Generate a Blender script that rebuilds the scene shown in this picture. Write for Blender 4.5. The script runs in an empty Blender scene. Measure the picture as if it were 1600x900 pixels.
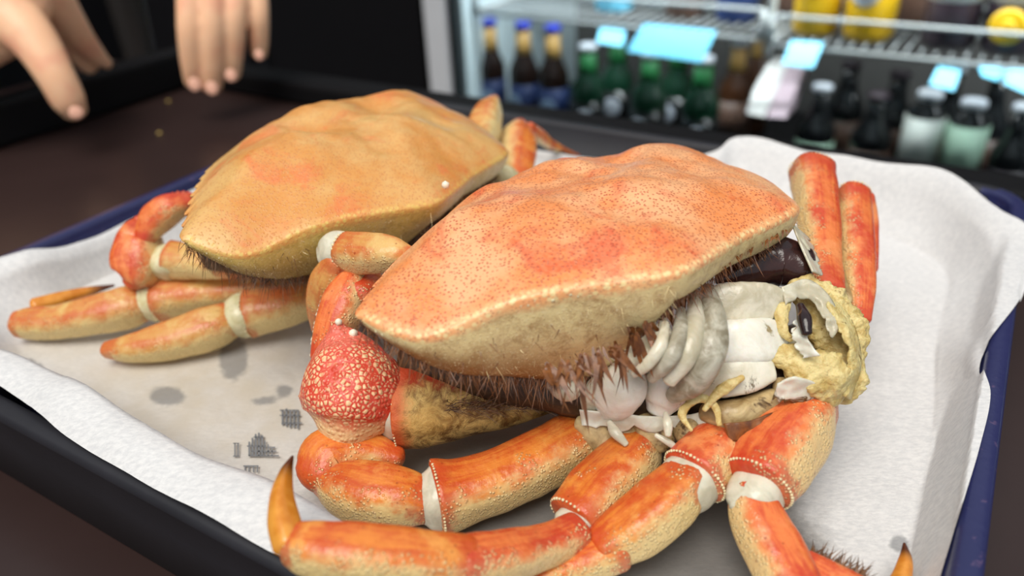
import bpy, bmesh, math, random
import numpy as np
from mathutils import Vector, Matrix, noise as mnoise
random.seed(7); rng = np.random.default_rng(7)
SC = bpy.context.scene; COL = SC.collection

# ------------------------------------------------------------------ camera
F = 1252.0; CAMH = 0.17
RC = np.array([[0.998873077, -0.0474613028, 0.0], [-0.02395691, -0.504198388, 0.863255496], [-0.0409712305, -0.862282674, -0.504767222]])
CP = Vector((0, 0, CAMH))
cam = bpy.data.cameras.new('camera'); co = bpy.data.objects.new('camera', cam); COL.objects.link(co)
X = Vector(RC[:, 0]); Y = -Vector(RC[:, 1]); Z = -Vector(RC[:, 2])
m = Matrix((X, Y, Z)).transposed().to_4x4(); m.translation = CP
co.matrix_world = m
cam.sensor_width = 36; cam.lens = F / 1600 * 36; cam.clip_start = 0.01; cam.clip_end = 60
cam.dof.use_dof = True; cam.dof.focus_distance = 0.225; cam.dof.aperture_fstop = 8.0
SC.camera = co

# ------------------------------------------------------------------ light
SC.view_settings.view_transform = 'Standard'; SC.view_settings.look = 'None'
SC.view_settings.gamma = 1; SC.view_settings.use_curve_mapping = False
SC.view_settings.exposure = 0.3
w = bpy.data.worlds.new('world'); SC.world = w; w.use_nodes = True
w.node_tree.nodes['Background'].inputs[0].default_value = (0.86, 0.94, 1.0, 1)
w.node_tree.nodes['Background'].inputs[1].default_value = 0.50
sun = bpy.data.lights.new('sun', 'SUN'); sun.energy = 2.3; sun.angle = math.radians(38); sun.color = (1.0, 0.95, 0.87)
so = bpy.data.objects.new('sun', sun); COL.objects.link(so)
so.rotation_euler = Vector((-0.20, -0.45, 1.0)).to_track_quat('Z', 'Y').to_euler()   # open daylight from above, left

# ------------------------------------------------------------------ pixel -> place helpers
def ray(px, py):
    return Vector(RC @ np.array([px - 800, py - 450, F]))
def at(px, py, z):
    d = ray(px, py); return CP + d * ((z - CAMH) / d.z)
def at_d(px, py, dist):
    return CP + ray(px, py).normalized() * dist
def px_size(P):
    return (P - CP).length / F
def depth_scale(P):
    c = RC.T @ np.array(P - CP); return c[2] / F

# ------------------------------------------------------------------ node helper
def srgb(r, g, b):
    f = lambda c: c / 12.92 if c <= 0.04045 else ((c + 0.055) / 1.055) ** 2.4
    return (f(r / 255), f(g / 255), f(b / 255), 1.0)
class Nt:
    def __init__(s, name):
        s.m = bpy.data.materials.new(name); s.m.use_nodes = True; s.t = s.m.node_tree
        s.b = s.t.nodes['Principled BSDF']; s.out = s.t.nodes['Material Output']
    def set(s, sock, v):
        if isinstance(v, bpy.types.NodeSocket): s.t.links.new(v, sock)
        elif v is not None: sock.default_value = v
    def coord(s):
        return s.t.nodes.new('ShaderNodeTexCoord').outputs['Object']
    def attr(s, n):
        a = s.t.nodes.new('ShaderNodeAttribute'); a.attribute_name = n; return a.outputs['Fac']
    def noise(s, scale, detail=4, rough=.55, vec=None, dist=0):
        n = s.t.nodes.new('ShaderNodeTexNoise'); s.set(n.inputs['Vector'], vec or s.coord())
        n.inputs['Scale'].default_value = scale; n.inputs['Detail'].default_value = detail
        n.inputs['Roughness'].default_value = rough; n.inputs['Distortion'].default_value = dist
        return n.outputs['Fac']
    def voro(s, scale, feature='F1', vec=None, rnd=1.0):
        n = s.t.nodes.new('ShaderNodeTexVoronoi'); n.feature = feature; s.set(n.inputs['Vector'], vec or s.coord())
        n.inputs['Scale'].default_value = scale; n.inputs['Randomness'].default_value = rnd
        return n.outputs['Distance']
    def comb(s, x, y, z):
        n = s.t.nodes.new('ShaderNodeCombineXYZ'); s.set(n.inputs[0], x); s.set(n.inputs[1], y); s.set(n.inputs[2], z); return n.outputs[0]
    def mapv(s, sx, sy, sz, rot=(0, 0, 0)):
        n = s.t.nodes.new('ShaderNodeMapping'); s.set(n.inputs['Vector'], s.coord())
        n.inputs['Scale'].default_value = (sx, sy, sz); n.inputs['Rotation'].default_value = rot
        return n.outputs[0]
    def ramp(s, fac, lo, hi, a=0., b=1.):
        n = s.t.nodes.new('ShaderNodeMapRange'); n.interpolation_type = 'SMOOTHSTEP'
        s.set(n.inputs[0], fac); n.inputs[1].default_value = lo; n.inputs[2].default_value = hi
        n.inputs[3].default_value = a; n.inputs[4].default_value = b
        return n.outputs[0]
    def math(s, op, a, b=None):
        n = s.t.nodes.new('ShaderNodeMath'); n.operation = op; s.set(n.inputs[0], a); s.set(n.inputs[1], b); return n.outputs[0]
    def mix(s, fac, a, b):
        n = s.t.nodes.new('ShaderNodeMix'); n.data_type = 'RGBA'; n.clamp_factor = True
        s.set(n.inputs[0], fac); s.set(n.inputs[6], a); s.set(n.inputs[7], b); return n.outputs[2]
    def bump(s, h, strength=.3, dist=.001, normal=None):
        n = s.t.nodes.new('ShaderNodeBump'); n.inputs['Strength'].default_value = strength
        n.inputs['Distance'].default_value = dist; s.set(n.inputs['Height'], h)
        if normal: s.set(n.inputs['Normal'], normal)
        return n.outputs[0]
    def fin(s, col, rough=.5, normal=None, spec=.5, sss=0, sssr=(.002, .001, .0006), coat=0, coat_r=.1):
        s.set(s.b.inputs['Base Color'], col); s.set(s.b.inputs['Roughness'], rough)
        s.b.inputs['Specular IOR Level'].default_value = spec
        if normal: s.set(s.b.inputs['Normal'], normal)
        if sss:
            s.b.inputs['Subsurface Weight'].default_value = sss; s.b.inputs['Subsurface Radius'].default_value = sssr
            s.b.inputs['Subsurface Scale'].default_value = 1.0
        s.b.inputs['Coat Weight'].default_value = coat; s.b.inputs['Coat Roughness'].default_value = coat_r
        return s.m
def plain(name, rgb, rough=.5, spec=.5, var=.12, scale=60, metal=0, bump=0, **k):
    n = Nt(name); c = srgb(*rgb); d = tuple(x * (1 - var) for x in c[:3]) + (1,)
    f = n.noise(scale)
    n.b.inputs['Metallic'].default_value = metal
    nm = n.bump(n.noise(scale * 6), bump, .0006) if bump else None
    return n.fin(n.mix(f, d, c), rough, nm, spec, **k)

# ------------------------------------------------------------------ materials
def shell_mat(name, c_main, c_light, c_red, c_dot, dot_amt, cream, brown):
    n = Nt(name)
    big = n.noise(38, 5, .6); mid = n.noise(120, 4, .6); fine = n.noise(900, 3)
    col = n.mix(n.ramp(big, .38, .62), c_main, c_light)
    col = n.mix(n.math('MULTIPLY', n.ramp(n.noise(52, 5, .65, dist=.6), .50, .68), .8), col, c_red)
    v = n.voro(1080, rnd=.92)
    dots = n.math('MULTIPLY', n.ramp(v, .27, .44, 1, 0), n.ramp(mid, .3, .6, dot_amt * .6, dot_amt))
    col = n.mix(dots, col, c_dot)
    col = n.mix(n.math('MULTIPLY', n.ramp(fine, .35, .65), .22), col, c_light)
    rim = n.attr('rim')
    gran = n.voro(620)
    col = n.mix(n.math('MULTIPLY', n.ramp(rim, .55, 1.0), n.ramp(gran, .6, .2, 0.25, .9)), col, cream)
    fl = n.attr('flank')
    fibre = n.noise(210, 6, .8, dist=.4)
    fcol = n.mix(n.ramp(fibre, .40, .72, 0, .75), cream, brown)
    fcol = n.mix(n.ramp(n.attr('fdark'), .15, .75), fcol, brown)
    fcol = n.mix(n.math('MULTIPLY', n.ramp(n.noise(45, 3), .5, .7), .55), fcol, srgb(232, 205, 150))
    fcol = n.mix(n.ramp(n.noise(700, 2, .5, vec=n.mapv(1, .25, 1, (0, 0, .6)), dist=4), .60, .68), fcol, srgb(245, 225, 180))
    col = n.mix(n.ramp(fl, .02, .12), col, fcol)
    bh = n.math('ADD', n.ramp(v, .15, .4, 1, 0), n.math('MULTIPLY', n.noise(260, 4), 1.4))
    nm = n.bump(bh, .28, .0005)
    return n.fin(col, n.ramp(mid, .3, .7, .30, .46), nm, .5, sss=.08)
M = {}
M['shell'] = shell_mat('carapace_orange', srgb(238, 142, 78), srgb(244, 180, 130), srgb(220, 84, 48), srgb(176, 72, 42), .75, srgb(244, 220, 160), srgb(158, 108, 56))
M['shell_tan'] = shell_mat('carapace_tan', srgb(216, 146, 72), srgb(220, 174, 108), srgb(224, 116, 62), srgb(190, 108, 60), .4, srgb(228, 196, 110), srgb(168, 134, 60))

def leg_mat(name, orange, red, cream, gran=1.0):
    n = Nt(name)
    t = n.attr('tt'); cc = n.attr('cc'); ss = n.attr('ss')
    big = n.noise(75, 5, .65, dist=.4); mid = n.noise(220, 5, .65)
    streak = n.noise(1.0, 5, .65, vec=n.comb(n.math('MULTIPLY', t, 2.2), n.math('MULTIPLY', ss, 5.5), n.math('MULTIPLY', cc, 5.5)), dist=.3)
    hi = tuple(min(1, c * f) for c, f in zip(orange[:3], (1.08, 1.45, 1.9))) + (1,)
    col = n.mix(n.ramp(n.math('ADD', n.math('MULTIPLY', streak, .5), n.math('MULTIPLY', n.noise(95, 5, .7), .5)), .40, .60, 0, .85), orange, red)
    col = n.mix(n.ramp(big, .50, .66, 0, .85), col, hi)
    col = n.mix(n.ramp(n.noise(48, 4, .6), .55, .68, 0, .7), col, red)
    side = n.math('ADD', ss, n.math('MULTIPLY', n.math('SUBTRACT', mid, .5), 1.3))
    side = n.math('ADD', side, n.math('MULTIPLY', n.math('SUBTRACT', streak, .5), .8))
    col = n.mix(n.ramp(side, -.10, .62), col, cream)
    col = n.mix(n.ramp(cc, -.1, -.6), col, cream)
    ends = n.math('ABSOLUTE', n.math('SUBTRACT', t, .5))
    col = n.mix(n.math('MULTIPLY', n.ramp(n.math('ADD', ends, n.math('MULTIPLY', n.math('SUBTRACT', mid, .5), .4)), .34, .46), .75), col, red)
    v = n.voro(1000, rnd=1.0)
    dens = n.math('ADD', n.noise(130, 3), n.math('MULTIPLY', ss, .20))
    g = n.math('MULTIPLY', n.ramp(v, .22, .46, 1, 0), n.ramp(dens, .46, .62))
    col = n.mix(n.math('MULTIPLY', g, .75 * gran), col, srgb(248, 220, 160))
    spk = n.math('MULTIPLY', n.ramp(n.voro(420), .10, .2, 1, 0), n.ramp(n.noise(60, 3), .5, .6))
    col = n.mix(n.math('MULTIPLY', spk, .6), col, srgb(140, 48, 22))
    h = n.math('ADD', n.math('MULTIPLY', g, 1.6 * gran), n.math('MULTIPLY', n.noise(420, 4), .9))
    return n.fin(col, n.ramp(mid, .3, .7, .22, .42), n.bump(h, .6, .0007), .5, sss=.08)
M['leg'] = leg_mat('leg_orange', srgb(228, 134, 56), srgb(200, 74, 34), srgb(232, 202, 140))
M['leg_red'] = leg_mat('leg_red', srgb(232, 126, 66), srgb(200, 60, 36), srgb(236, 200, 140))
M['leg_tan'] = leg_mat('leg_tan', srgb(214, 156, 84), srgb(204, 102, 54), srgb(230, 204, 142), .6)
def claw_mat():
    n = Nt('claw_red_reticulate'); t = n.attr('tt'); ss = n.attr('ss')
    cell = n.voro(640, 'DISTANCE_TO_EDGE'); mid = n.noise(110, 4); fine = n.noise(500, 4)
    red = n.mix(fine, srgb(206, 52, 38), srgb(226, 92, 66))
    col = n.mix(n.ramp(n.math('ADD', cell, n.math('MULTIPLY', n.math('SUBTRACT', mid, .5), .25)), .06, .24), red, srgb(246, 200, 150))
    col = n.mix(n.ramp(n.noise(70, 5, .65, dist=.6), .45, .57), col, red)
    col = n.mix(n.ramp(n.math('SUBTRACT', n.math('ADD', t, n.math('MULTIPLY', mid, .25)), .0), .42, .28), col, srgb(228, 110, 90))
    low = n.math('ADD', t, n.math('MULTIPLY', n.math('SUBTRACT', mid, .5), .5))
    col = n.mix(n.ramp(low, .62, .85, 0, .9), col, srgb(240, 206, 150))
    col = n.mix(n.math('MULTIPLY', n.ramp(n.voro(1000), .15, .32, 1, 0), .45), col, srgb(250, 222, 184))
    return n.fin(col, .38, n.bump(n.math('ADD', n.ramp(n.voro(640), .1, .6, 1, 0), fine), .5, .0007), .5, sss=.08)
M['claw'] = claw_mat()
def hairy_mat():
    n = Nt('arm_hairy_brown'); ss = n.attr('ss'); t = n.attr('tt')
    f = n.noise(170, 6, .78, dist=.5); g = n.noise(60, 4)
    col = n.mix(n.ramp(f, .38, .62), srgb(104, 66, 28), srgb(232, 196, 120))
    col = n.mix(n.ramp(g, .45, .65, 0, .7), col, srgb(222, 176, 96))
    up = n.math('ADD', ss, n.math('MULTIPLY', n.math('SUBTRACT', f, .5), 1.2))
    col = n.mix(n.ramp(up, -.75, -.25, 1, 0), col, srgb(186, 62, 26))
    col = n.mix(n.ramp(n.math('ADD', t, n.math('MULTIPLY', n.math('SUBTRACT', f, .5), .3)), .80, .98, 0, .8), col, srgb(216, 84, 44))
    return n.fin(col, .45, n.bump(f, .8, .0012), .4, sss=.05)
M['hairy'] = hairy_mat()
def dactyl_mat():
    n = Nt('claw_tip_brown'); t = n.attr('tt'); f = n.noise(200, 4, vec=n.mapv(1, 1, .3))
    col = n.mix(n.ramp(f, .35, .65), srgb(206, 124, 36), srgb(228, 156, 66))
    col = n.mix(n.ramp(n.math('ADD', t, n.math('MULTIPLY', f, .25)), .68, 1.0), col, srgb(84, 38, 16))
    return n.fin(col, .25, n.bump(f, .2, .0006), .5, sss=.1)
M['dactyl'] = dactyl_mat()
def tissue(name, a, b, sc=120, rough=.35, sss=.35, bs=.4, c=None, clo=.6):
    n = Nt(name); f = n.noise(sc, 5, .62, dist=.7)
    col = n.mix(n.ramp(f, .35, .65), a, b)
    if c: col = n.mix(n.ramp(n.noise(sc * .8, 5, .7, dist=1.2), clo, clo + .08), col, c)
    return n.fin(col, rough, n.bump(n.noise(sc * 3, 4), bs, .0008), .5, sss=sss)
M['membrane'] = tissue('joint_membrane_white', srgb(222, 216, 196), srgb(200, 194, 172), 200, .22, .3, .1)
M['membrane_tan'] = tissue('joint_membrane_greenish', srgb(226, 218, 180), srgb(206, 196, 150), 200, .25, .3, .1)
M['meat'] = tissue('white_meat', srgb(246, 243, 232), srgb(226, 220, 204), 90, .25, .3, .4, srgb(160, 142, 104), .64)
M['meat_clear'] = tissue('flesh_translucent', srgb(222, 214, 194), srgb(188, 178, 152), 110, .22, .3, .35, srgb(150, 130, 92), .62)
M['meat_stained'] = tissue('white_meat_stained', srgb(236, 230, 214), srgb(214, 206, 184), 80, .3, .25, .3, srgb(96, 78, 46), .56)
M['gill'] = tissue('gill_grey', srgb(196, 190, 172), srgb(140, 130, 108), 140, .3, .2, .4)
M['goo'] = tissue('yellow_fat', srgb(230, 210, 148), srgb(200, 170, 100), 260, .45, .2, .9, srgb(150, 120, 66), .6)
M['dark'] = tissue('dark_membrane', srgb(62, 36, 34), srgb(34, 20, 22), 90, .18, 0, .3, srgb(120, 84, 56), .68)
M['coxa'] = tissue('leg_base_cream', srgb(214, 190, 140), srgb(150, 122, 78), 110, .38, .15, .4, srgb(84, 60, 34), .58)
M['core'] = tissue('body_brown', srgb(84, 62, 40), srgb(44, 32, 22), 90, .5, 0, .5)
M['hair'] = tissue('bristle_brown', srgb(136, 82, 38), srgb(92, 50, 22), 300, .4, .1, .1)
M['hair_dark'] = tissue('bristle_dark', srgb(120, 78, 40), srgb(74, 46, 22), 300, .45, 0, .1)
M['strand'] = plain('strand_pale', (236, 212, 158), .5)
M['bead'] = plain('bead_cream', (246, 226, 180), .35, sss=.2)
M['tooth'] = plain('tooth_white', (248, 238, 214), .3, sss=.2)

# ------------------------------------------------------------------ mesh helpers
def link(name, me, mat, parent=None, loc=(0, 0, 0), smooth=True):
    o = bpy.data.objects.new(name, me); COL.objects.link(o)
    if mat is not None: me.materials.append(mat)
    if smooth: me.shade_smooth()
    if parent is not None: o.parent = parent
    o.location = loc
    return o
def mesh_world(name, verts, faces, mat, parent=None, attrs=None, smooth=True, origin=None):
    """vertices in world space; stored relative to the thing's origin"""
    root = parent
    while root is not None and root.parent is not None: root = root.parent
    org = Vector(origin) if origin is not None else (root.location.copy() if root is not None else Vector())
    me = bpy.data.meshes.new(name)
    V = np.asarray([tuple(v) for v in verts], dtype=float) - np.array(org)
    me.from_pydata(V.tolist(), [], faces); me.validate(); me.update()
    for k, a in (attrs or {}).items():
        at_ = me.attributes.new(k, 'FLOAT', 'POINT'); at_.data.foreach_set('value', np.asarray(a, dtype=np.float32))
    return link(name, me, mat, parent, org if root is None else (0, 0, 0), smooth)
def tag(o, label=None, cat=None, group=None, kind=None):
    if label: o['label'] = label
    if cat: o['category'] = cat
    if group: o['group'] = group
    if kind: o['kind'] = kind
    return o
def empty(name, loc):
    o = bpy.data.objects.new(name, None); COL.objects.link(o); o.location = loc; o.empty_display_size = .02
    bpy.context.view_layer.update(); return o
def catmull(P, m):
    P = [np.asarray(p, float) for p in P]; out = []
    Q = [2 * P[0] - P[1]] + P + [2 * P[-1] - P[-2]]
    for i in range(1, len(Q) - 2):
        for k in range(m):
            t = k / m; a, b, c, d = Q[i - 1:i + 3]
            out.append(.5 * (2 * b + (c - a) * t + (2 * a - 5 * b + 4 * c - d) * t * t + (3 * b - 3 * c + d - a) * t ** 3))
    out.append(P[-1]); return np.array(out)
def S(px, py, zmm, half, ratio=.85, lift=True):
    """station: centre seen at px,py at height zmm, half width in pixels -> (x,y,z,a,b)"""
    z = zmm / 1000.; P = at(px, py, z)
    for _ in range(3):
        a = half * depth_scale(P)
        if lift and z < a * ratio * .8: z = a * ratio * .8; P = at(px, py, z)
    return np.array([P.x, P.y, P.z, a, a * ratio])
def loft_data(st, n=22, m=6, caps=(.6, .6), ex=2.0, wob=0., seed=0, ridge=0., flute=0., fine=0.):
    C = catmull(st, m); P = C[:, :3]; A = np.maximum(C[:, 3], 1e-4); B = np.maximum(C[:, 4], 1e-4)
    T = np.gradient(P, axis=0); T /= np.linalg.norm(T, axis=1)[:, None] + 1e-12
    rings = []
    def cap(i, sgn, c):
        out = []
        for k in range(1, 5):
            al = k / 4.35 * math.pi / 2
            out.append((P[i] + sgn * T[i] * c * A[i] * math.sin(al), A[i] * math.cos(al), B[i] * math.cos(al), T[i]))
        return out
    L = []
    if caps[0] > 0: L += cap(0, -1, caps[0])[::-1]
    n0 = len(L)
    L += [(P[i], A[i], B[i], T[i]) for i in range(len(P))]
    if caps[1] > 0: L += cap(len(P) - 1, 1, caps[1])
    verts = []; tt = []; cc = []; ss = []; frames = []
    for r, (p, a, b, t) in enumerate(L):
        view = np.array(CP) - p; view /= np.linalg.norm(view)
        W_ = np.cross(t, view)
        if np.linalg.norm(W_) < 1e-3: W_ = np.cross(t, [0, 0, 1.])
        W_ /= np.linalg.norm(W_); N_ = np.cross(W_, t)
        if frames:
            if np.dot(W_, frames[-1][1]) < 0: W_ = -W_
        elif W_[2] > 0.0: W_ = -W_      # 'ss' = +1 on the lower side
        frames.append((p, W_, N_, a, b, t))
        u = min(1, max(0, (r - n0) / (len(P) - 1)))
        for k in range(n):
            ph = 2 * math.pi * k / n; c, s = math.cos(ph), math.sin(ph)
            x = math.copysign(abs(c) ** (2 / ex), c); y = math.copysign(abs(s) ** (2 / ex), s)
            q = p + W_ * a * x + N_ * b * y * (1 + ridge * math.exp(-(c / .3) ** 2) * (s > 0))
            if wob:
                d = q - p; q = q + d * wob * (mnoise.noise(Vector(q * 90) + Vector((seed, 0, 0))) + .5 * mnoise.noise(Vector(q * 230)))
            if flute: q = q + (q - p) * flute * (math.cos(4 * ph + .6) + .5 * math.cos(3 * ph + 2))
            if fine: q = q + (q - p) * fine * (abs(mnoise.noise(Vector(q * 420))) + .6 * mnoise.noise(Vector(q * 900)))
            verts.append(q); tt.append(u); cc.append(s); ss.append(c)
    R_ = len(L); faces = []
    for r in range(R_ - 1):
        for k in range(n):
            k2 = (k + 1) % n
            faces.append((r * n + k, r * n + k2, (r + 1) * n + k2, (r + 1) * n + k))
    faces.append(tuple(range(n))); faces.append(tuple(reversed(range((R_ - 1) * n, R_ * n))))
    return verts, faces, dict(tt=tt, cc=cc, ss=ss), frames
def fix_normals(o):
    bm = bmesh.new(); bm.from_mesh(o.data); bmesh.ops.recalc_face_normals(bm, faces=bm.faces); bm.to_mesh(o.data); bm.free()
def tube(name, st, mat, parent, **k):
    v, f, a, fr = loft_data(st, **k)
    o = mesh_world(name, v, f, mat, parent, a); fix_normals(o); o.data.shade_smooth()
    return o, fr
_ico = None
def ico():
    global _ico
    if _ico is None:
        bm = bmesh.new(); bmesh.ops.create_icosphere(bm, subdivisions=1, radius=1)
        _ico = (np.array([v.co[:] for v in bm.verts]), [tuple(v.index for v in f.verts) for f in bm.faces]); bm.free()
    return _ico
def beads(name, pts, rad, mat, parent):
    V, Fc = ico(); vs = []; fs = []
    for p, r in zip(pts, rad):
        b = len(vs); vs += [tuple(np.asarray(p) + V_ * r) for V_ in V]; fs += [tuple(i + b for i in f) for f in Fc]
    return tag(mesh_world(name, vs, fs, mat, parent), kind='stuff')
def ring_beads(name, fr, mat, parent, num=34, size=.0007, arc=(0, 2 * math.pi)):
    p, W_, N_, a, b, t = fr; pts = []; rr = []
    for k in range(num):
        ph = arc[0] + (arc[1] - arc[0]) * k / num
        pts.append(p + W_ * a * math.cos(ph) * 1.0 + N_ * b * math.sin(ph) * 1.0); rr.append(size * random.uniform(.7, 1.2))
    return beads(name, pts, rr, mat, parent)
def hairs(name, roots, dirs, lens, widths, mat, parent, droop=.35):
    vs = []; fs = []
    for p, d, l, w_ in zip(roots, dirs, lens, widths):
        p = np.asarray(p, float); d = np.asarray(d, float); d /= np.linalg.norm(d) + 1e-9
        side = np.cross(d, np.array(CP) - p); side /= np.linalg.norm(side) + 1e-9
        bend = rng.normal(0, .5, 3) + np.array([0, 0, -droop]); b = len(vs); nn = 4
        for k in range(nn):
            u = k / nn; c = p + d * l * u + bend * l * u * u * .5
            wd = w_ * (1 - u * .9) * (.3 + .7 * min(1, u * 3)); vs.append(c - side * wd); vs.append(c + side * wd)
        vs.append(p + d * l + bend * l * .5)
        for k in range(nn - 1): fs.append((b + 2 * k, b + 2 * k + 1, b + 2 * k + 3, b + 2 * k + 2))
        fs.append((b + 2 * nn - 2, b + 2 * nn - 1, b + 2 * nn))
    return tag(mesh_world(name, vs, fs, mat, parent), kind='stuff')
def box_bm(bm, c, s, rot=None, bevel=0):
    r = bmesh.ops.create_cube(bm, size=1); M_ = Matrix.Translation(c) @ (rot.to_4x4() if rot else Matrix()) @ Matrix.Diagonal((*s, 1))
    bmesh.ops.transform(bm, matrix=M_, verts=r['verts'])
    if bevel:
        es = {e for v in r['verts'] for e in v.link_edges}
        bmesh.ops.bevel(bm, geom=list(es), offset=bevel, segments=2, affect='EDGES', profile=.5)
def box(name, c, s, mat, parent=None, rot=None, bevel=0.0, smooth=False):
    """c = centre in world space (or the thing's own space when parented)"""
    bm = bmesh.new(); box_bm(bm, (0, 0, 0), s, None, bevel)
    me = bpy.data.meshes.new(name); bm.to_mesh(me); bm.free()
    o = link(name, me, mat, parent, c, smooth)
    if rot is not None: o.rotation_euler = rot.to_euler()
    return o

# ------------------------------------------------------------------ axes of the tray and counter
QA, QB, QC, QD = [at(*p, .02) for p in ((-257, 510), (597, 143), (1610, 300), (1474, 1452))]
UU = ((QB - QA) + (QC - QD)).normalized(); VV = ((QD - QA) + (QC - QB)); VV = (VV - UU * VV.dot(UU)).normalized()
LU = ((QB - QA).length + (QC - QD).length) / 2; LV = ((QD - QA).length + (QC - QB).length) / 2
PC = (QA + QB + QC + QD) / 4
def tray_pt(u, v, z): return PC + UU * u + VV * v + Vector((0, 0, z - .02))
ROT_T = Matrix((UU, VV, UU.cross(VV))).transposed()
if ROT_T.determinant() < 0: pass
ANG_T = math.atan2(VV.y, VV.x)          # local x runs along VV
RZ_T = Matrix.Rotation(ANG_T, 3, 'Z')
ZC = -.021                               # counter top

# ------------------------------------------------------------------ setting: counter, floor, walls
M['counter'] = plain('counter_brown', (58, 43, 41), .3, .35, .35, 14, bump=.12)
M['black'] = plain('black_plastic', (20, 19, 21), .5, .15, .3, 30, bump=.15)
M['blackwall'] = plain('dark_wall', (24, 23, 28), .6, .3, .3, 6)
M['floor'] = plain('dark_floor', (38, 34, 32), .6, .3, .3, 8)
lr0, lr1 = at(0, 235, ZC), at(262, 150, ZC)
u_corner = (lr1 - PC).dot(UU); v_left = (lr0 - PC).dot(VV)
u_back = (at(470, 165, ZC) - PC).dot(UU)
def slab(name, u0, u1, v0, v1, z0, z1, mat, bevel=.002):
    c = PC + UU * ((u0 + u1) / 2) + VV * ((v0 + v1) / 2); c = Vector((c.x, c.y, (z0 + z1) / 2))
    return box(name, c, (v1 - v0, u1 - u0, z1 - z0), mat, None, RZ_T, bevel)
tag(slab('worktop', -.62, u_back + .035, v_left - .16, 1.0, ZC - .04, ZC, M['counter']), 'dark brown glossy worktop the crab tray stands on', 'counter')
tag(slab('counter_base', -.60, u_back + .01, v_left - .14, .98, -.9, ZC - .041, M['black']), 'black cabinet carcass under the brown worktop', 'cabinet')
tag(slab('raised_rail', u_corner - .75, u_back + .03, v_left - .022, v_left, ZC, ZC + .032, M['black'], .004), 'black raised rail along the left side of the worktop', 'rail')
tag(slab('raised_rail', u_back, u_back + .03, v_left + .001, .98, ZC, ZC + .018, M['black'], .004), 'low black rail along the back of the worktop, before the fridge', 'rail')
fl = box('floor', (0.2, 1.0, -.91), (7, 7, .02), M['floor']); tag(fl, kind='structure')
wb = box('wall_back', PC + UU * 2.45 + Vector((0, 0, .3)), (7, .08, 2.5), M['blackwall'], None, RZ_T); tag(wb, kind='structure')

wl = box('wall_left', PC + VV * (v_left - 1.7) + Vector((0, 0, .3)), (.08, 6, 2.5), M['blackwall'], None, RZ_T); tag(wl, kind='structure')

# ------------------------------------------------------------------ sheet pan
def navy():
    n = Nt('enamel_navy'); f = n.noise(40, 4); s = n.noise(260, 4, .6)
    col = n.mix(f, srgb(32, 36, 76), srgb(46, 48, 92)); col = n.mix(n.ramp(s, .62, .72), col, srgb(80, 66, 100))
    return n.fin(col, .32, n.bump(s, .2, .0008), .4, coat=.1)
M['navy'] = navy()
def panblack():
    n = Nt('pan_side_and_shade_black'); f = n.noise(30, 4)
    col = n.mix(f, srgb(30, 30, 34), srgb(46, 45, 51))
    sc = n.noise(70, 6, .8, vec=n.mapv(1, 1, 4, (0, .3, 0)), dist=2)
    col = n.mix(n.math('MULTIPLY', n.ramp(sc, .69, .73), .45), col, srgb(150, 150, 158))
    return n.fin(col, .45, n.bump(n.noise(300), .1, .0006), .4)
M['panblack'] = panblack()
pan = empty('sheet_pan', (PC.x, PC.y, ZC))
def rect_ring(du, dv, r, z, n=6):
    pts = []
    for (su, sv, a0) in ((1, 1, 0), (-1, 1, 90), (-1, -1, 180), (1, -1, 270)):
        for k in range(n + 1):
            a = math.radians(a0 + 90 * k / n)
            pts.append(tray_pt(su * (du - r) + r * math.cos(a), sv * (dv - r) + r * math.sin(a), z))
    return pts
def rings_mesh(name, rings, mat, parent, cap_first=False, cap_last=False, smooth=True):
    n = len(rings[0]); v = [p for r in rings for p in r]; f = []
    for r in range(len(rings) - 1):
        for k in range(n): k2 = (k + 1) % n; f.append((r * n + k, r * n + k2, (r + 1) * n + k2, (r + 1) * n + k))
    if cap_first: f.append(tuple(range(n)))
    if cap_last: f.append(tuple(range((len(rings) - 1) * n, len(rings) * n)))
    o = mesh_world(name, v, f, mat, parent, smooth=smooth); fix_normals(o); return o
hu, hv = LU / 2 - .004, LV / 2 - .004
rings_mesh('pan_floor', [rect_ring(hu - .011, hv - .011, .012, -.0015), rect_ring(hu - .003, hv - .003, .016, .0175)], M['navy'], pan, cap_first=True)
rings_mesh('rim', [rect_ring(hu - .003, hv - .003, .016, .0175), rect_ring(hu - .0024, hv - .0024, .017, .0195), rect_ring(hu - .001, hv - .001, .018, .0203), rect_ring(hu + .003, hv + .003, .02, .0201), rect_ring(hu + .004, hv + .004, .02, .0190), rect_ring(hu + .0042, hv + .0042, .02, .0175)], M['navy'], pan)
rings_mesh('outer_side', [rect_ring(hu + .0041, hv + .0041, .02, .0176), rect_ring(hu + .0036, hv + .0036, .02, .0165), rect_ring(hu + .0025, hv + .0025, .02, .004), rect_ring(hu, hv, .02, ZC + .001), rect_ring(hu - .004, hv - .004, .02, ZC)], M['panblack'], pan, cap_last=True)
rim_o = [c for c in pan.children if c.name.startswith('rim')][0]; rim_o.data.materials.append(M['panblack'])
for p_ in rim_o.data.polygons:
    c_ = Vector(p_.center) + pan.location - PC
    if abs(c_.dot(UU)) > hu - .003: p_.material_index = 1  # near rim is black; on the back rim the black stands for shade
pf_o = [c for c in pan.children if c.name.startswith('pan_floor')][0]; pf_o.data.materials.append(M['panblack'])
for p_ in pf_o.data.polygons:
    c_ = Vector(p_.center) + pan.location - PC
    if c_.dot(UU) > hu - .009: p_.material_index = 1  # back inner wall of the navy pan, its shade painted as black
tag(pan, 'navy enamelled sheet pan with black sides under the crabs', 'tray')

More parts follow.
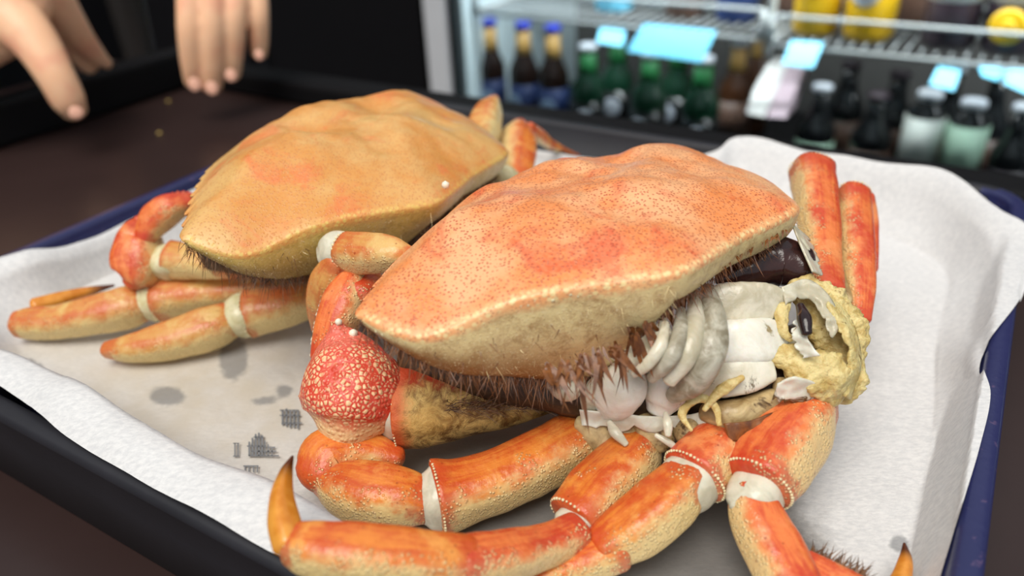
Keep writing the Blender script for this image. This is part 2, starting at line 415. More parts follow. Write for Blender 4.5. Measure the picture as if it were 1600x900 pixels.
# ------------------------------------------------------------------ paper liner
def paper_mat():
    n = Nt('parchment'); f = n.noise(420, 5, .7, vec=n.mapv(1, 2.2, 1, (0, 0, .5))); g = n.noise(60, 4)
    col = n.mix(n.ramp(f, .3, .7), srgb(204, 203, 204), srgb(224, 222, 221))
    wet = n.attr('wet'); e = n.math('ADD', wet, n.math('MULTIPLY', n.math('SUBTRACT', n.noise(160, 5, .65), .5), .5))
    col = n.mix(n.math('MULTIPLY', n.ramp(e, .25, .75), .9), col, srgb(96, 92, 88))
    beige = n.attr('beige')
    col = n.mix(n.math('MULTIPLY', beige, n.ramp(g, .3, .7, .6, 1)), col, srgb(196, 186, 170))
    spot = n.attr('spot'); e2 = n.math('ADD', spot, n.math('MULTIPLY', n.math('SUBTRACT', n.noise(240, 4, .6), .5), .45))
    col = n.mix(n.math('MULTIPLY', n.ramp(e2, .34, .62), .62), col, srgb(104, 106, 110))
    rgh = n.ramp(e, .3, .8, .75, .4)
    m_ = n.fin(col, rgh, n.bump(n.math('ADD', f, n.math('MULTIPLY', n.noise(130, 5, .7), 2.0)), .25, .0007), .3)
    return m_
M['paper'] = paper_mat()
# control stations clockwise: (floor px,py) , (crest px,py,z mm) , (edge px,py,z mm)
PS = [
 ((380, 330), (354, 300, 12), (344, 283, 16)), ((240, 400), (210, 366, 12), (198, 347, 16.5)), ((140, 445), (112, 404, 14), (98, 386, 18)), ((95, 470), (50, 418, 17), (30, 397, 20.5)),
 ((30, 520), (-60, 465, 15), (-110, 460, 18)), ((60, 640), (-60, 520, 26), (-130, 560, 22)), ((130, 690), (40, 560, 25), (0, 606, 22)),
 ((220, 740), (150, 618, 25), (104, 682, 22)), ((330, 800), (285, 698, 25), (228, 757, 22)), ((470, 870), (432, 760, 24), (420, 860, 22)),
 ((640, 930), (560, 830, 24), (600, 955, 22)), ((830, 1030), (800, 950, 22), (800, 1060, 21)), ((1050, 1120), (1060, 1080, 18), (1060, 1180, 20)),
 ((1340, 1130), (1380, 1160, 8), (1430, 1190, 14)), ((1400, 960), (1432, 960, 7), (1455, 960, 13)), ((1425, 850), (1462, 850, 8), (1484, 850, 15)),
 ((1450, 720), (1500, 730, 9), (1522, 725, 16)), ((1458, 620), (1512, 640, 9), (1540, 640, 16)), ((1460, 550), (1505, 560, 10), (1532, 565, 17)),
 ((1470, 490), (1550, 490, 13), (1598, 462, 19)), ((1480, 440), (1555, 405, 17), (1612, 365, 23)), ((1460, 405), (1525, 352, 19), (1560, 325, 25)),
 ((1400, 378), (1448, 306, 19), (1478, 272, 27)), ((1320, 355), (1345, 283, 19), (1355, 250, 27)), ((1230, 345), (1222, 266, 18), (1222, 225, 27)),
 ((1150, 335), (1150, 258, 18), (1150, 217, 28)), ((1080, 330), (1105, 272, 18), (1112, 240, 24)), ((1010, 312), (1010, 275, 11), (1010, 258, 16)),
 ((930, 302), (930, 266, 10), (930, 250, 15)), ((840, 288), (842, 254, 10), (842, 238, 15)), ((700, 275), (700, 242, 10), (700, 228, 15)),
 ((560, 272), (560, 242, 10), (560, 229, 15)), ((480, 288), (465, 256, 11), (458, 242, 15)),
]
NA = 12
fl_ = catmull([np.array(at(*s[0], .0006)) for s in PS + PS[:1]], NA)[:-1]
cr_ = catmull([np.array(at(s[1][0], s[1][1], s[1][2] / 1000)) for s in PS + PS[:1]], NA)[:-1]
ed_ = catmull([np.array(at(s[2][0], s[2][1], s[2][2] / 1000)) for s in PS + PS[:1]], NA)[:-1]
fl_[:, 2] = .0006; ctr = fl_.mean(0)
rows = []
NF = 150
for k in range(1, NF + 1): rows.append(ctr + (fl_ - ctr) * (k / NF))
for k in range(1, 15):
    t = k / 15; mid = (fl_ + cr_) / 2; mid[:, 2] = fl_[:, 2] * .75 + cr_[:, 2] * .25
    rows.append((1 - t) ** 2 * fl_ + 2 * t * (1 - t) * mid + t * t * cr_)
rows.append(cr_)
for k in range(1, 9):
    t = k / 8; q = cr_ * (1 - t) + ed_ * t; q[:, 2] += .003 * math.sin(math.pi * t) * 0.5; rows.append(q)
PV = np.concatenate([ctr[None]] + rows); nA = len(fl_); nR = len(rows)
def px_of(P):
    c = (P - np.array(CP)) @ RC; return np.stack([800 + F * c[:, 0] / c[:, 2], 450 + F * c[:, 1] / c[:, 2]], 1)
pp = px_of(PV)
def blob(px, py, rx, ry, ang=0):
    d = pp - np.array([px, py]); c, s = math.cos(ang), math.sin(ang)
    x = (d[:, 0] * c + d[:, 1] * s) / rx; y = (-d[:, 0] * s + d[:, 1] * c) / ry
    return np.exp(-(x * x + y * y))
onfloor = np.concatenate([[1]] + [np.full(nA, 1.0 if k < NF else max(0, 1 - (k - NF) / 6)) for k in range(nR)])
wet = np.clip(1.1 * blob(820, 730, 330, 130) + 1.0 * blob(980, 840, 220, 80) + .7 * blob(640, 500, 170, 90) + .7 * blob(560, 420, 180, 60) + .9 * blob(1080, 850, 130, 70) + .4 * blob(1220, 880, 110, 50), 0, 1.1) * onfloor
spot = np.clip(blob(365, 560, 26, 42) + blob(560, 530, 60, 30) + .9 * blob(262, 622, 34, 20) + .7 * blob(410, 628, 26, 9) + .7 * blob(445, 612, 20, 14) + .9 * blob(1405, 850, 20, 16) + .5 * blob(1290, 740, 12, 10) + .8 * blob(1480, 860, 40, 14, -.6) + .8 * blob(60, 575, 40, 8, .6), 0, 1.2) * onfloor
beige = np.clip(blob(330, 620, 360, 150), 0, 1) * onfloor
for i in range(len(PV)):
    p = Vector(PV[i]); lift = 0.0 if onfloor[i] > .99 else 1.0
    dz = .0011 * (mnoise.noise(p * 38) + .35) + .0004 * abs(mnoise.noise(p * 110))
    PV[i, 2] += max(0, dz) + lift * .0022 * mnoise.noise(p * 38 + Vector((3, 1, 0)))
    d_ = Vector(PV[i]) - PC; e_ = max(abs(d_.dot(UU)) - hu, abs(d_.dot(VV)) - hv)     # keep the paper on top of the pan
    base_ = -.0015 if e_ < -.011 else (-.0015 + (e_ + .011) / .008 * .019 if e_ < -.003 else .0204 if e_ < .0045 else -.03)
    PV[i, 2] = max(PV[i, 2], base_ + .0012)
faces = [(0, 1 + (k + 1) % nA, 1 + k) for k in range(nA)]
for r in range(nR - 1):
    for k in range(nA):
        k2 = (k + 1) % nA; faces.append((1 + r * nA + k, 1 + r * nA + k2, 1 + (r + 1) * nA + k2, 1 + (r + 1) * nA + k))
paper = mesh_world('parchment_paper', PV, faces, M['paper'], None, dict(wet=wet, spot=spot, beige=beige), origin=tuple(ctr))
fix_normals(paper); paper.data.shade_smooth()
tag(paper, 'white parchment paper lining the navy pan, wet and creased', 'paper')
# faint printed drawings on the paper
M['ink'] = plain('print_grey', (132, 134, 138), .7, .2, .3, 300)
def ink_bars(name, bars, base):
    vs = []; fs = []
    for (x0, y0, x1, y1) in bars:
        b = len(vs)
        for q in ((x0, y0), (x1, y0), (x1, y1), (x0, y1)): vs.append(at(q[0], q[1], .0021))
        fs.append((b, b + 1, b + 2, b + 3))
    return mesh_world(name, vs, fs, M['ink'], paper, smooth=False)
o = ink_bars('printed_drawing', [(388, 690, 391, 712), (393, 684, 396, 712), (398, 678, 401, 712), (403, 676, 406, 712), (408, 680, 411, 712), (413, 688, 415, 712), (386, 696, 416, 698), (392, 704, 432, 706), (396, 682, 412, 684), (418, 694, 420, 712), (424, 700, 426, 712), (388, 711, 436, 713), (420, 698, 430, 700)], 0)
o2 = ink_bars('printed_letters', [(364, 692, 374, 693.5), (366, 692, 368, 713), (371, 692, 373, 713), (364, 712, 374, 713.5), (380, 727, 404, 729), (382, 729, 384, 738), (388, 729, 390, 738), (395, 729, 397, 738), (401, 729, 403, 738)], 0)
o3 = ink_bars('printed_drawing', [(440, 640, 443, 664), (446, 638, 449, 666), (452, 642, 455, 668), (458, 640, 461, 668), (464, 640, 467, 670), (437, 648, 470, 650), (440, 660, 472, 662), (437, 640, 466, 642)], 0)

# ------------------------------------------------------------------ crabs
HALF = [(0, .52), (.09, .52), (.16, .50), (.24, .49), (.36, .45), (.50, .385), (.64, .30), (.78, .205), (.90, .115), (1.0, 0.03), (.96, -.13), (.835, -.245), (.68, -.375), (.535, -.50), (.425, -.595), (.345, -.640), (.20, -.640), (0, -.625)]
def outline(n_half=240):
    H_ = np.array(HALF); d = np.r_[0, np.cumsum(np.linalg.norm(np.diff(H_, axis=0), axis=1))]
    dense = catmull(H_, 24); tip = 9 * 24
    dd = np.r_[0, np.cumsum(np.linalg.norm(np.diff(dense, axis=0), axis=1))]
    s = np.linspace(0, dd[-1], n_half); k = int(np.argmin(abs(s - dd[tip]))); s[k] = dd[tip]
    P = np.stack([np.interp(s, dd, dense[:, 0]), np.interp(s, dd, dense[:, 1])], 1)
    # saw teeth on the front-side margin
    st_ = dd[24 * 3]; en = dd[tip]; off = np.zeros_like(P)
    for i in range(len(s)):
        if st_ < s[i] <= en:
            u = (s[i] - st_) / (en - st_) * 9; fr = u - math.floor(u)
            if s[i] == en: fr = 1.0
            amp = .030 * (fr ** 1.3)
            n_ = P[i] / np.linalg.norm(P[i]); off[i] = n_ * (amp - .012)
        elif s[i] < dd[24 * 2]:
            off[i, 1] = .018 * abs(math.sin(s[i] * 28))
    return P, k, off
def carapace(crab, Rm, pos, sc, mat, dome, flank_amp, bumps, name_seed, hair_mat, tilt_rim=0.0):
    Ph, ktip, oh = outline(); offs = np.concatenate([oh, (oh * [-1, 1])[::-1][1:-1]])
    full = np.concatenate([Ph, (Ph * [-1, 1])[::-1][1:-1]]); n = len(full); nh = len(Ph)
    C0 = np.array([0, -.02]); rs = np.concatenate([np.linspace(0.03, .9, 44), 1 - .1 * (1 - np.linspace(.1, 1, 12)) ** 2])
    Rm = np.array(Rm); W = lambda L: (np.asarray(L) @ Rm.T) * sc + np.array(pos)
    def height(xy, r):
        x, y = xy
        z = dome * (1 - r ** 2.5) ** .85
        for (bx, by, sg, am) in bumps:
            z += am * math.exp(-((abs(x) - bx) ** 2 + (y - by) ** 2) / (sg * sg)) * (1 - r ** 4)
        z += (.022 * mnoise.noise(Vector((x * 5 + name_seed, y * 5, 0))) + .008 * mnoise.noise(Vector((x * 13 + name_seed, y * 13, 0)))) * (1 - r ** 3)
        return z
    V = [(0, -.02, height((0, -.02), 0))]; rim = [0.]; fk = [0.]; fd = [0.]
    rim_z = []
    for i in range(n):
        x, y = full[i]; back = max(0, -y)
        rim_z.append(-.075 * math.exp(-((abs(x) - .93) ** 2 + (y + .17) ** 2) / .035))
    is_back = np.array([y <= 0.031 for x, y in full])
    for r in rs:
        for i in range(n):
            p = C0 + (full[i] - C0) * r + offs[i] * r ** 30
            V.append((p[0], p[1], height(p, r) + rim_z[i] * r ** 3)); fk.append(0.); fd.append(0.)
            rim.append((max(0, (r - .93) / .07)) if is_back[i] else .3 * max(0, (r - .95) / .05))
    faces = [(0, 1 + k, 1 + (k + 1) % n) for k in range(n)]
    nr = len(rs)
    for a in range(nr - 1):
        for k in range(n):
            k2 = (k + 1) % n; faces.append((1 + a * n + k, 1 + (a + 1) * n + k, 1 + (a + 1) * n + k2, 1 + a * n + k2))
    # turned-down side below the back margins
    last = 1 + (nr - 1) * n; idx = [i for i in range(n) if i >= ktip and i <= n - ktip]
    segl = np.r_[0, np.cumsum(np.linalg.norm(np.diff(full[idx], axis=0), axis=1))]; tot = segl[-1]
    kc = int(np.argmin(abs(full[idx][:nh - ktip, 0] - .345)))
    sc_ = segl[kc]
    def depth(s):
        s = min(s, tot - s)
        if s < sc_:
            u = s / sc_; return flank_amp * (math.sin(math.pi * min(1, u * 1.01) ** 1.55) if u < .985 else 0) + .03 * min(1, u * 4) + .055 * u ** 3
        return .085
    NK = 14; prev = [last + i for i in idx]; bottom = []
    for k in range(1, NK + 1):
        f_ = k / NK; cur = []
        for j, i in enumerate(idx):
            D = depth(segl[j]); p = full[i]; inn = -p / np.linalg.norm(p)
            bulge = math.sin(f_ * math.pi) * .10 * D
            q = p + inn * (.62 * D * f_ - bulge)
            z = rim_z[i] - D * .95 * f_ - .01 * math.sin(f_ * math.pi / 2)
            z += .012 * D / .3 * mnoise.noise(Vector((q[0] * 8, q[1] * 8, f_ * 2 + name_seed)))
            cur.append(len(V)); V.append((q[0], q[1], z)); rim.append(1.0 if k <= 1 else 0.); fk.append(f_)
            s_ = min(segl[j], tot - segl[j]) / sc_
            fd.append(max(0, f_ * 1.5 * (1 - s_ * 1.15)) if s_ < 1 else 0.)
            if k == NK: bottom.append((q[0], q[1], z, inn[0], inn[1], segl[j]))
        for j in range(len(idx) - 1): faces.append((prev[j], cur[j], cur[j + 1], prev[j + 1]))
        prev = cur
    o = mesh_world('carapace', W(V), faces, mat, crab, dict(rim=rim, flank=fk, fdark=fd))
    sm = o.modifiers.new('thickness', 'SOLIDIFY'); sm.thickness = .0011; sm.offset = -1
    # beads along the back margins
    pts = []; rr = []
    ii = [i for i in idx]
    for j in range(0, len(ii)):
        for rep in range(2):
            i = ii[j]; p = full[i] * (1 + random.uniform(-.012, .006)); sd = min(segl[j], tot - segl[j])
            pts.append(W([p[0], p[1], rim_z[i] + random.uniform(-.018, .004)])); rr.append(sc * random.uniform(.0045, .0095) * (1.0 if sd > .05 else .6))
    beads('beaded_margin', pts, rr, M['bead'], o)
    # bristles below the lower edge
    roots = []; dirs = []; ln = []; wd = []
    bot = np.array(bottom); Wb = W(bot[:, :3]); inw = (np.c_[bot[:, 3:5], np.zeros(len(bot))]) @ Rm.T
    for rep in range(9):
        for j in range(len(bot)):
            s_ = min(bot[j, 5], tot - bot[j, 5]) / sc_
            if random.random() > (.75 if s_ < 1 else .35): continue
            up = random.random() ** 2 * .3
            roots.append(Wb[j] + rng.normal(0, .0005, 3) + np.array([0, 0, .004 * up]))
            dirs.append(-Rm[:, 2] * 1.0 + inw[j] * random.uniform(-.9, .5) + rng.normal(0, .25, 3))
            ln.append(random.uniform(.003, .0075) * (1.0 if s_ < .8 else .8)); wd.append(random.uniform(.00010, .00022))
    hairs('hair_fringe', roots, dirs, ln, wd, hair_mat, o)
    Vn = np.array(V); nf = len(idx); f0 = len(V) - NK * nf
    for hm, cnt, seg in ((hair_mat, 900, (0., .75)), (M['strand'], 420, (.3, 1.))):
        roots = []; dirs = []; ln = []; wd = []
        for _ in range(cnt):
            j = random.randrange(2, nf - 2); s_ = min(segl[j], tot - segl[j]) / sc_
            if not (seg[0] < s_ < seg[1]): continue
            k = random.randrange(1, NK - 1); a_ = W(Vn[f0 + k * nf + j]); b_ = W(Vn[f0 + (k + 1) * nf + j]); nrm = -inw[j]
            roots.append(a_ + nrm * .0002); dirs.append((b_ - a_) / (np.linalg.norm(b_ - a_) + 1e-9) + nrm * .12 + rng.normal(0, .55, 3) * .8)
            ln.append(random.uniform(.002, .006)); wd.append(random.uniform(.00009, .0002))
        hairs('hair_strands', roots, dirs, ln, wd, hm, o, .05)
    return o, W, full, bot, tot, sc_
NEAR_R = [[0.7115, -0.6983, -0.079], [0.6976, 0.6883, 0.1992], [-0.0847, -0.1968, 0.9768]]; NEAR_P = (.0241, .2228, .062)
FAR_R = [[0.4061, -0.9124, 0.0515], [0.9104, 0.4088, 0.063], [-0.0785, 0.0213, 0.9967]]; FAR_P = (-.0602, .2912, .0606)
BUMPS = [(0, .20, .19, .055), (.44, -.04, .24, .045), (0, -.30, .17, .04), (.62, .10, .14, .03), (.24, .0, .10, -.035), (.30, .26, .10, .028), (.22, -.34, .08, -.02)]

def leg(crab, segs, label=None, name='walking_leg'):
    """segs: list of (part name, material, stations, options); the first is the part, the others its sub-parts"""
    root = None
    for nm, mt, st, op in segs:
        op = dict(dict(flute=.05, n=32, m=8, wob=.06), **op); bd = op.pop('beads', 0); lb = op.pop('label', None)
        o, fr = tube(name if root is None else nm, [S(*s) for s in st], M[mt], crab if root is None else root, **op)
        if lb: o['label'] = lb
        if root is None: root = o
        if bd: ring_beads('granules', fr[-5 if op.get('caps', (.6, .6))[1] > 0 else -1], M['bead'], root if nm != 'granules' else root, num=int(bd * 1.25), size=.00042)
    if label: root['label'] = label
    return root
FLAT = dict(caps=(.5, .12), wob=.06, flute=.05, n=32, m=8)
near = empty('crab', (NEAR_P[0], NEAR_P[1], .002))
tag(near, 'large cooked orange crab in front with its shell lifted off white flesh', 'crab', 'cooked crabs on the tray')
near_shell, NW, nfull, nbot, ntot, nsc = carapace(near, NEAR_R, NEAR_P, .083, M['shell'], .165, .34, BUMPS, 1.7, M['hair'])
near_shell['label'] = 'speckled orange shell with a beaded edge'

leg(near, [
 ('walking_leg', 'leg', [(925, 672, 17, 32), (900, 690, 16, 46), (800, 742, 14, 47), (725, 768, 13, 52), (684, 778, 13, 58)], dict(FLAT, beads=46)),
 ('joint_membrane', 'membrane', [(705, 772, 13, 44), (682, 778, 13, 50), (662, 780, 13, 38)], dict(caps=(.3, .4))),
 ('carpus', 'leg', [(666, 784, 13, 34), (625, 778, 14, 47), (575, 772, 14, 50), (535, 762, 13, 42), (508, 752, 12, 26)], dict(wob=.06, caps=(.4, .8))),
 ('propodus', 'leg', [(500, 742, 13, 40), (520, 714, 15, 46), (570, 706, 15, 34), (622, 716, 14, 18)], dict(wob=.06, caps=(.7, .6))),
], 'orange front walking leg, bent, with white joint')
leg(near, [
 ('walking_leg', 'leg', [(1010, 686, 19, 26), (990, 715, 18, 44), (940, 765, 16, 50), (898, 814, 14, 47)], dict(FLAT, beads=30)),
 ('joint_membrane', 'membrane', [(910, 812, 14, 34), (890, 832, 14, 34), (872, 842, 14, 24)], dict(caps=(.3, .4))),
 ('carpus', 'leg_red', [(900, 834, 17, 32), (850, 854, 20, 34), (780, 872, 25, 40), (715, 882, 29, 42)], dict(wob=.05, caps=(.5, .3))),
 ('propodus', 'leg', [(735, 880, 28, 40), (660, 876, 32, 46), (560, 868, 35, 48), (490, 858, 36, 42), (458, 850, 36, 34)], dict(wob=.05, caps=(.4, .5))),
 ('dactyl', 'dactyl', [(452, 850, 37, 26), (443, 815, 39, 25), (440, 775, 41, 18), (447, 738, 42, 10), (457, 713, 43, 2)], dict(caps=(.6, .6), label='brown pointed leg tip')),
], 'long orange leg along the front of the tray ending in a curled tip')
leg(near, [
 ('walking_leg', 'leg_red', [(1142, 676, 25, 24), (1118, 702, 24, 46), (1085, 744, 22, 54)], dict(FLAT, beads=40)),
 ('joint_membrane', 'membrane', [(1095, 738, 22, 44), (1072, 758, 21, 47), (1052, 772, 20, 40)], dict(caps=(.3, .4))),
 ('carpus', 'leg', [(1074, 752, 22, 42), (1034, 792, 19, 48), (985, 830, 16, 46), (938, 860, 14, 34)], dict(wob=.05, caps=(.6, .4), ridge=.15)),
 ('propodus', 'leg', [(965, 858, 14, 34), (890, 888, 12, 32), (800, 918, 11, 32)], dict(wob=.04)),
], 'red-orange leg reaching down to the front edge, third from the claw')
leg(near, [
 ('walking_leg', 'leg_red', [(1278, 634, 27, 36), (1252, 660, 27, 56), (1215, 706, 25, 63), (1184, 756, 23, 56)], dict(FLAT, beads=40, wob=.07)),
 ('joint_membrane', 'membrane', [(1195, 752, 22, 44), (1176, 782, 21, 42), (1170, 800, 20, 30)], dict(caps=(.3, .4))),
 ('carpus', 'leg_red', [(1172, 768, 22, 34), (1184, 812, 19, 42), (1214, 870, 16, 46), (1245, 925, 14, 42)], dict(wob=.05)),
 ('propodus', 'leg_red', [(1255, 885, 11, 26), (1320, 925, 10, 34), (1385, 950, 9, 26)], dict(wob=.05)),
 ('dactyl', 'dactyl', [(1392, 940, 9, 20), (1408, 905, 10, 15), (1415, 875, 11, 10), (1413, 849, 12, 2)], dict(label='brown pointed leg tip')),
], 'thick orange back leg at the right, tip pointing up')
# feathery hair on the back leg
r0 = []; d0 = []; l0 = []; w0 = []
for k in range(160):
    t = random.random(); p = at(1255 + 95 * t, 868 + 45 * t, .013); r0.append(p); q = at(1255 + 95 * t + 25, 868 + 45 * t - 32, .013)
    d0.append(np.array(q - p) + rng.normal(0, .001, 3)); l0.append(random.uniform(.004, .0065)); w0.append(.0003)
hairs('hair_fringe', r0, d0, l0, w0, M['hair_dark'], near, .2)
leg(near, [
 ('walking_leg', 'leg_red', [(1292, 455, 44, 26), (1284, 400, 46, 29), (1276, 320, 52, 32), (1268, 265, 55, 34)], dict(FLAT, caps=(.4, .35), beads=30)),
 ('carpus', 'leg_red', [(1275, 270, 54, 27), (1282, 300, 44, 25), (1290, 350, 34, 22)], dict(wob=.05)),
], 'red leg segment standing up behind the body, taller one')
leg(near, [
 ('walking_leg', 'leg_red', [(1342, 500, 32, 18), (1340, 440, 38, 25), (1336, 370, 44, 27), (1332, 303, 49, 27)], dict(FLAT, caps=(.4, .35), beads=26)),
 ('carpus', 'leg_red', [(1345, 310, 48, 20), (1350, 350, 40, 20), (1352, 420, 30, 18)], dict(wob=.05)),
], 'red leg segment standing up behind the body, right-hand one')
leg(near, [('walking_leg', 'coxa', [(1312, 470, 36, 20), (1308, 400, 40, 17), (1300, 330, 46, 12), (1297, 290, 48, 8)], dict(wob=.08))], 'brown leg segment between the two red ones')
# claw arm
arm = leg(near, [
 ('claw_arm', 'hairy', [(866, 634, 20, 9), (835, 634, 21, 20), (780, 634, 22, 36), (710, 634, 23, 53), (655, 636, 23, 61), (622, 637, 23, 63)], dict(FLAT, beads=46, ex=2.4)),
 ('joint_membrane', 'membrane', [(645, 638, 23, 44), (622, 640, 23, 50), (605, 640, 23, 44)], dict(caps=(.3, .4))),
 ('carpus', 'claw', [(527, 512, 45, 12), (533, 534, 41, 38), (542, 568, 36, 64), (551, 608, 30, 82), (550, 645, 24, 74), (545, 672, 20, 48), (545, 686, 17, 22)], dict(wob=.07, flute=.015, n=48, m=12, caps=(.6, .5))),
 ('claw_palm', 'leg_red', [(508, 560, 34, 22), (522, 515, 41, 30), (540, 470, 47, 34), (552, 432, 52, 20), (552, 418, 54, 6)], dict(wob=.05)),
 ('claw_finger', 'leg_red', [(562, 460, 49, 22), (590, 440, 48, 18), (620, 430, 46, 14), (645, 428, 45, 8)], dict(wob=.1)),
 ('claw_finger', 'leg_red', [(560, 478, 44, 20), (585, 470, 43, 18), (612, 458, 42, 12)], dict(wob=.1)),
], 'red claw folded beside the shell, with brown hairy arm', name='claw_arm')
pts = []; rr = []
for k in range(26):
    q_ = catmull([(489, 555, 35), (494, 512, 41), (508, 466, 47), (533, 430, 52), (550, 415, 54)], 7)[k]; pts.append(at(q_[0], q_[1], q_[2] / 1000)); rr.append(random.uniform(.0008, .0013))
for k in range(22):
    t = k / 21; pts.append(at(572 + 70 * t, 432 - 12 * t + 8 * (2 * t - 1) ** 2 + random.uniform(-3, 3), .05)); rr.append(random.uniform(.0007, .0014))
pts.append(at(529, 503, .047)); rr.append(.0012); pts.append(at(552, 521, .044)); rr.append(.0015)
beads('claw_teeth', pts, rr, M['tooth'], arm)
# long hair on the arm
r0 = []; d0 = []; l0 = []; w0 = []
for k in range(420):
    t = random.random(); px = 690 + 170 * t; py = 622 + random.uniform(-12, 24) - 6 * t
    p = at(px, py, .030 - .004 * t); r0.append(p); d0.append(np.array([1, .35, -.15]) + rng.normal(0, .35, 3)); l0.append(random.uniform(.003, .007)); w0.append(.00014)
hairs('hair_fringe', r0, d0, l0, w0, M['hair_dark'], near, .3)

# flesh, gills and fat where the shell has come off
def lump(name, st, mat, **k): return tube(name, [S(*s) for s in st], M[mat], near, **dict(dict(wob=.12, n=36, m=9, fine=.05), **k))[0]
def sheet(name, A, B, mat, crab=near, nu=30, nv=12, amp=.0012, ragged=.35, bow=0., seed=0):
    """a thin torn skin spanned between two polylines of (px, py, z mm)"""
    PA = catmull([np.array(at(x, y, z / 1000)) for x, y, z in A], 12); PB_ = catmull([np.array(at(x, y, z / 1000)) for x, y, z in B], 12)
    ra = lambda C, u: np.array([np.interp(u, np.linspace(0, 1, len(C)), C[:, i]) for i in range(3)])
    V = []; Fc = []
    for a in range(nu):
        u = a / (nu - 1); p, q = ra(PA, u), ra(PB_, u)
        cut = 1 - ragged * max(0, mnoise.noise(Vector((u * 9 + seed, seed, 0))) + .3 * mnoise.noise(Vector((u * 31, seed, 2))) + .2)
        for b in range(nv):
            t = b / (nv - 1) * cut; x = p * (1 - t) + q * t; vw = np.array(CP) - x; vw /= np.linalg.norm(vw)
            V.append(x + vw * (bow * math.sin(math.pi * t) + amp * (mnoise.noise(Vector(x * 160) + Vector((seed, 0, 0))) + .6 * mnoise.noise(Vector(x * 420)))))
    for a in range(nu - 1):
        for b in range(nv - 1): Fc.append((a * nv + b, a * nv + b + 1, (a + 1) * nv + b + 1, (a + 1) * nv + b))
    o = mesh_world(name, V, Fc, M[mat], crab); md = o.modifiers.new('thickness', 'SOLIDIFY'); md.thickness = .0005; return o
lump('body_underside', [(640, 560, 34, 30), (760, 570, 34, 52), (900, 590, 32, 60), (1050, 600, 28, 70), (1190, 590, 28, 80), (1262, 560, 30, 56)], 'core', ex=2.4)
def plate(st, mat, **k): return tube('body_plate', [S(*q, .45) for q in st], M[mat], near, **dict(dict(wob=.07, fine=.04, ex=3.0, n=40, m=10, caps=(.35, .35)), **k))[0]
b = plate([(1108, 478, 54, 20), (1125, 474, 55, 30), (1165, 474, 55, 33), (1205, 474, 54, 30), (1222, 480, 53, 20)], 'meat_clear'); b['label'] = 'translucent upper body plate'
b = plate([(1116, 532, 48, 26), (1135, 534, 48, 33), (1172, 533, 48, 35), (1205, 530, 47, 32), (1222, 528, 46, 22)], 'meat'); b['label'] = 'bright white body plate under the lifted shell'
plate([(1085, 606, 36, 14), (1110, 596, 38, 25), (1140, 590, 40, 30), (1175, 584, 41, 28), (1205, 578, 41, 18)], 'meat_stained')
plate([(1218, 540, 44, 18), (1240, 548, 43, 26), (1258, 560, 42, 18)], 'meat_clear')
lump('flesh_lump', [(1048, 548, 46, 16), (1046, 585, 40, 33), (1036, 622, 33, 31), (1030, 640, 30, 20)], 'meat', seed=3)
lump('flesh_lump', [(985, 560, 44, 18), (975, 596, 39, 38), (962, 628, 32, 34), (955, 645, 28, 22)], 'meat', seed=6)
lump('flesh_lump', [(935, 596, 38, 12), (926, 618, 33, 20), (922, 638, 29, 14)], 'meat_clear', seed=8)
lump('flesh_lump', [(862, 598, 36, 12), (885, 606, 36, 22), (908, 598, 37, 12)], 'meat_clear', seed=2)
lump('gill', [(1106, 452, 58, 12), (1113, 500, 57, 23), (1106, 550, 53, 28), (1082, 595, 45, 25), (1050, 620, 38, 12)], 'gill')
lump('gill', [(1084, 462, 60, 9), (1086, 508, 58, 16), (1074, 552, 54, 18), (1046, 595, 47, 12)], 'meat_clear')
lump('gill', [(1064, 484, 60, 7), (1062, 522, 58, 12), (1046, 562, 54, 13), (1018, 592, 47, 8)], 'gill')
lump('gill', [(1040, 505, 60, 6), (1032, 540, 57, 10), (1010, 570, 53, 10), (990, 585, 50, 6)], 'meat_clear')
sheet('torn_membrane', [(955, 560, 52), (1000, 530, 56), (1040, 495, 60)], [(985, 585, 48), (1025, 575, 50), (1062, 545, 54)], 'meat_clear', amp=.0018)
lump('dark_membrane', [(1125, 438, 54, 12), (1165, 424, 55, 26), (1212, 408, 56, 40), (1252, 418, 55, 34)], 'dark', wob=.12)
# yellow fat: rough clotted heaps
for st in ([(1236, 452, 53, 14), (1262, 462, 51, 28), (1292, 492, 47, 40), (1316, 540, 41, 36), (1322, 588, 35, 28), (1314, 622, 30, 16)],
           [(1205, 556, 44, 12), (1240, 562, 43, 26), (1280, 592, 39, 38), (1302, 622, 33, 22)]):
    tube('yellow_fat', [S(*q, .6) for q in st], M['goo'], near, wob=.45, fine=.22, n=64, m=16, seed=random.random() * 9)
for st in ([(1230, 460, 55, 9), (1222, 486, 53, 13), (1224, 516, 50, 10), (1236, 530, 48, 6)], [(1080, 672, 32, 4), (1066, 645, 35, 7), (1092, 622, 38, 8), (1118, 636, 36, 6), (1124, 664, 33, 4)], [(1100, 640, 36, 4), (1125, 612, 40, 7), (1160, 590, 43, 6)]):
    tube('yellow_fat', [S(*q, .7) for q in st], M['goo'], near, wob=.5, fine=.25, n=32, m=14, seed=random.random() * 9)
sheet('torn_membrane', [(1222, 448, 58), (1262, 436, 58), (1296, 462, 55), (1318, 505, 50)], [(1228, 480, 55), (1262, 468, 55), (1284, 498, 52), (1300, 530, 48)], 'meat_clear', seed=3, amp=.0022)
sheet('torn_membrane', [(1268, 498, 54), (1262, 530, 51), (1282, 556, 48)], [(1240, 500, 53), (1236, 528, 50), (1252, 560, 46)], 'meat', seed=9, amp=.0018)
sheet('torn_membrane', [(1300, 450, 54), (1336, 510, 48), (1346, 570, 40), (1330, 625, 32)], [(1290, 480, 53), (1312, 520, 50), (1322, 570, 43), (1310, 615, 36)], 'goo', seed=5, amp=.0022, bow=.002)
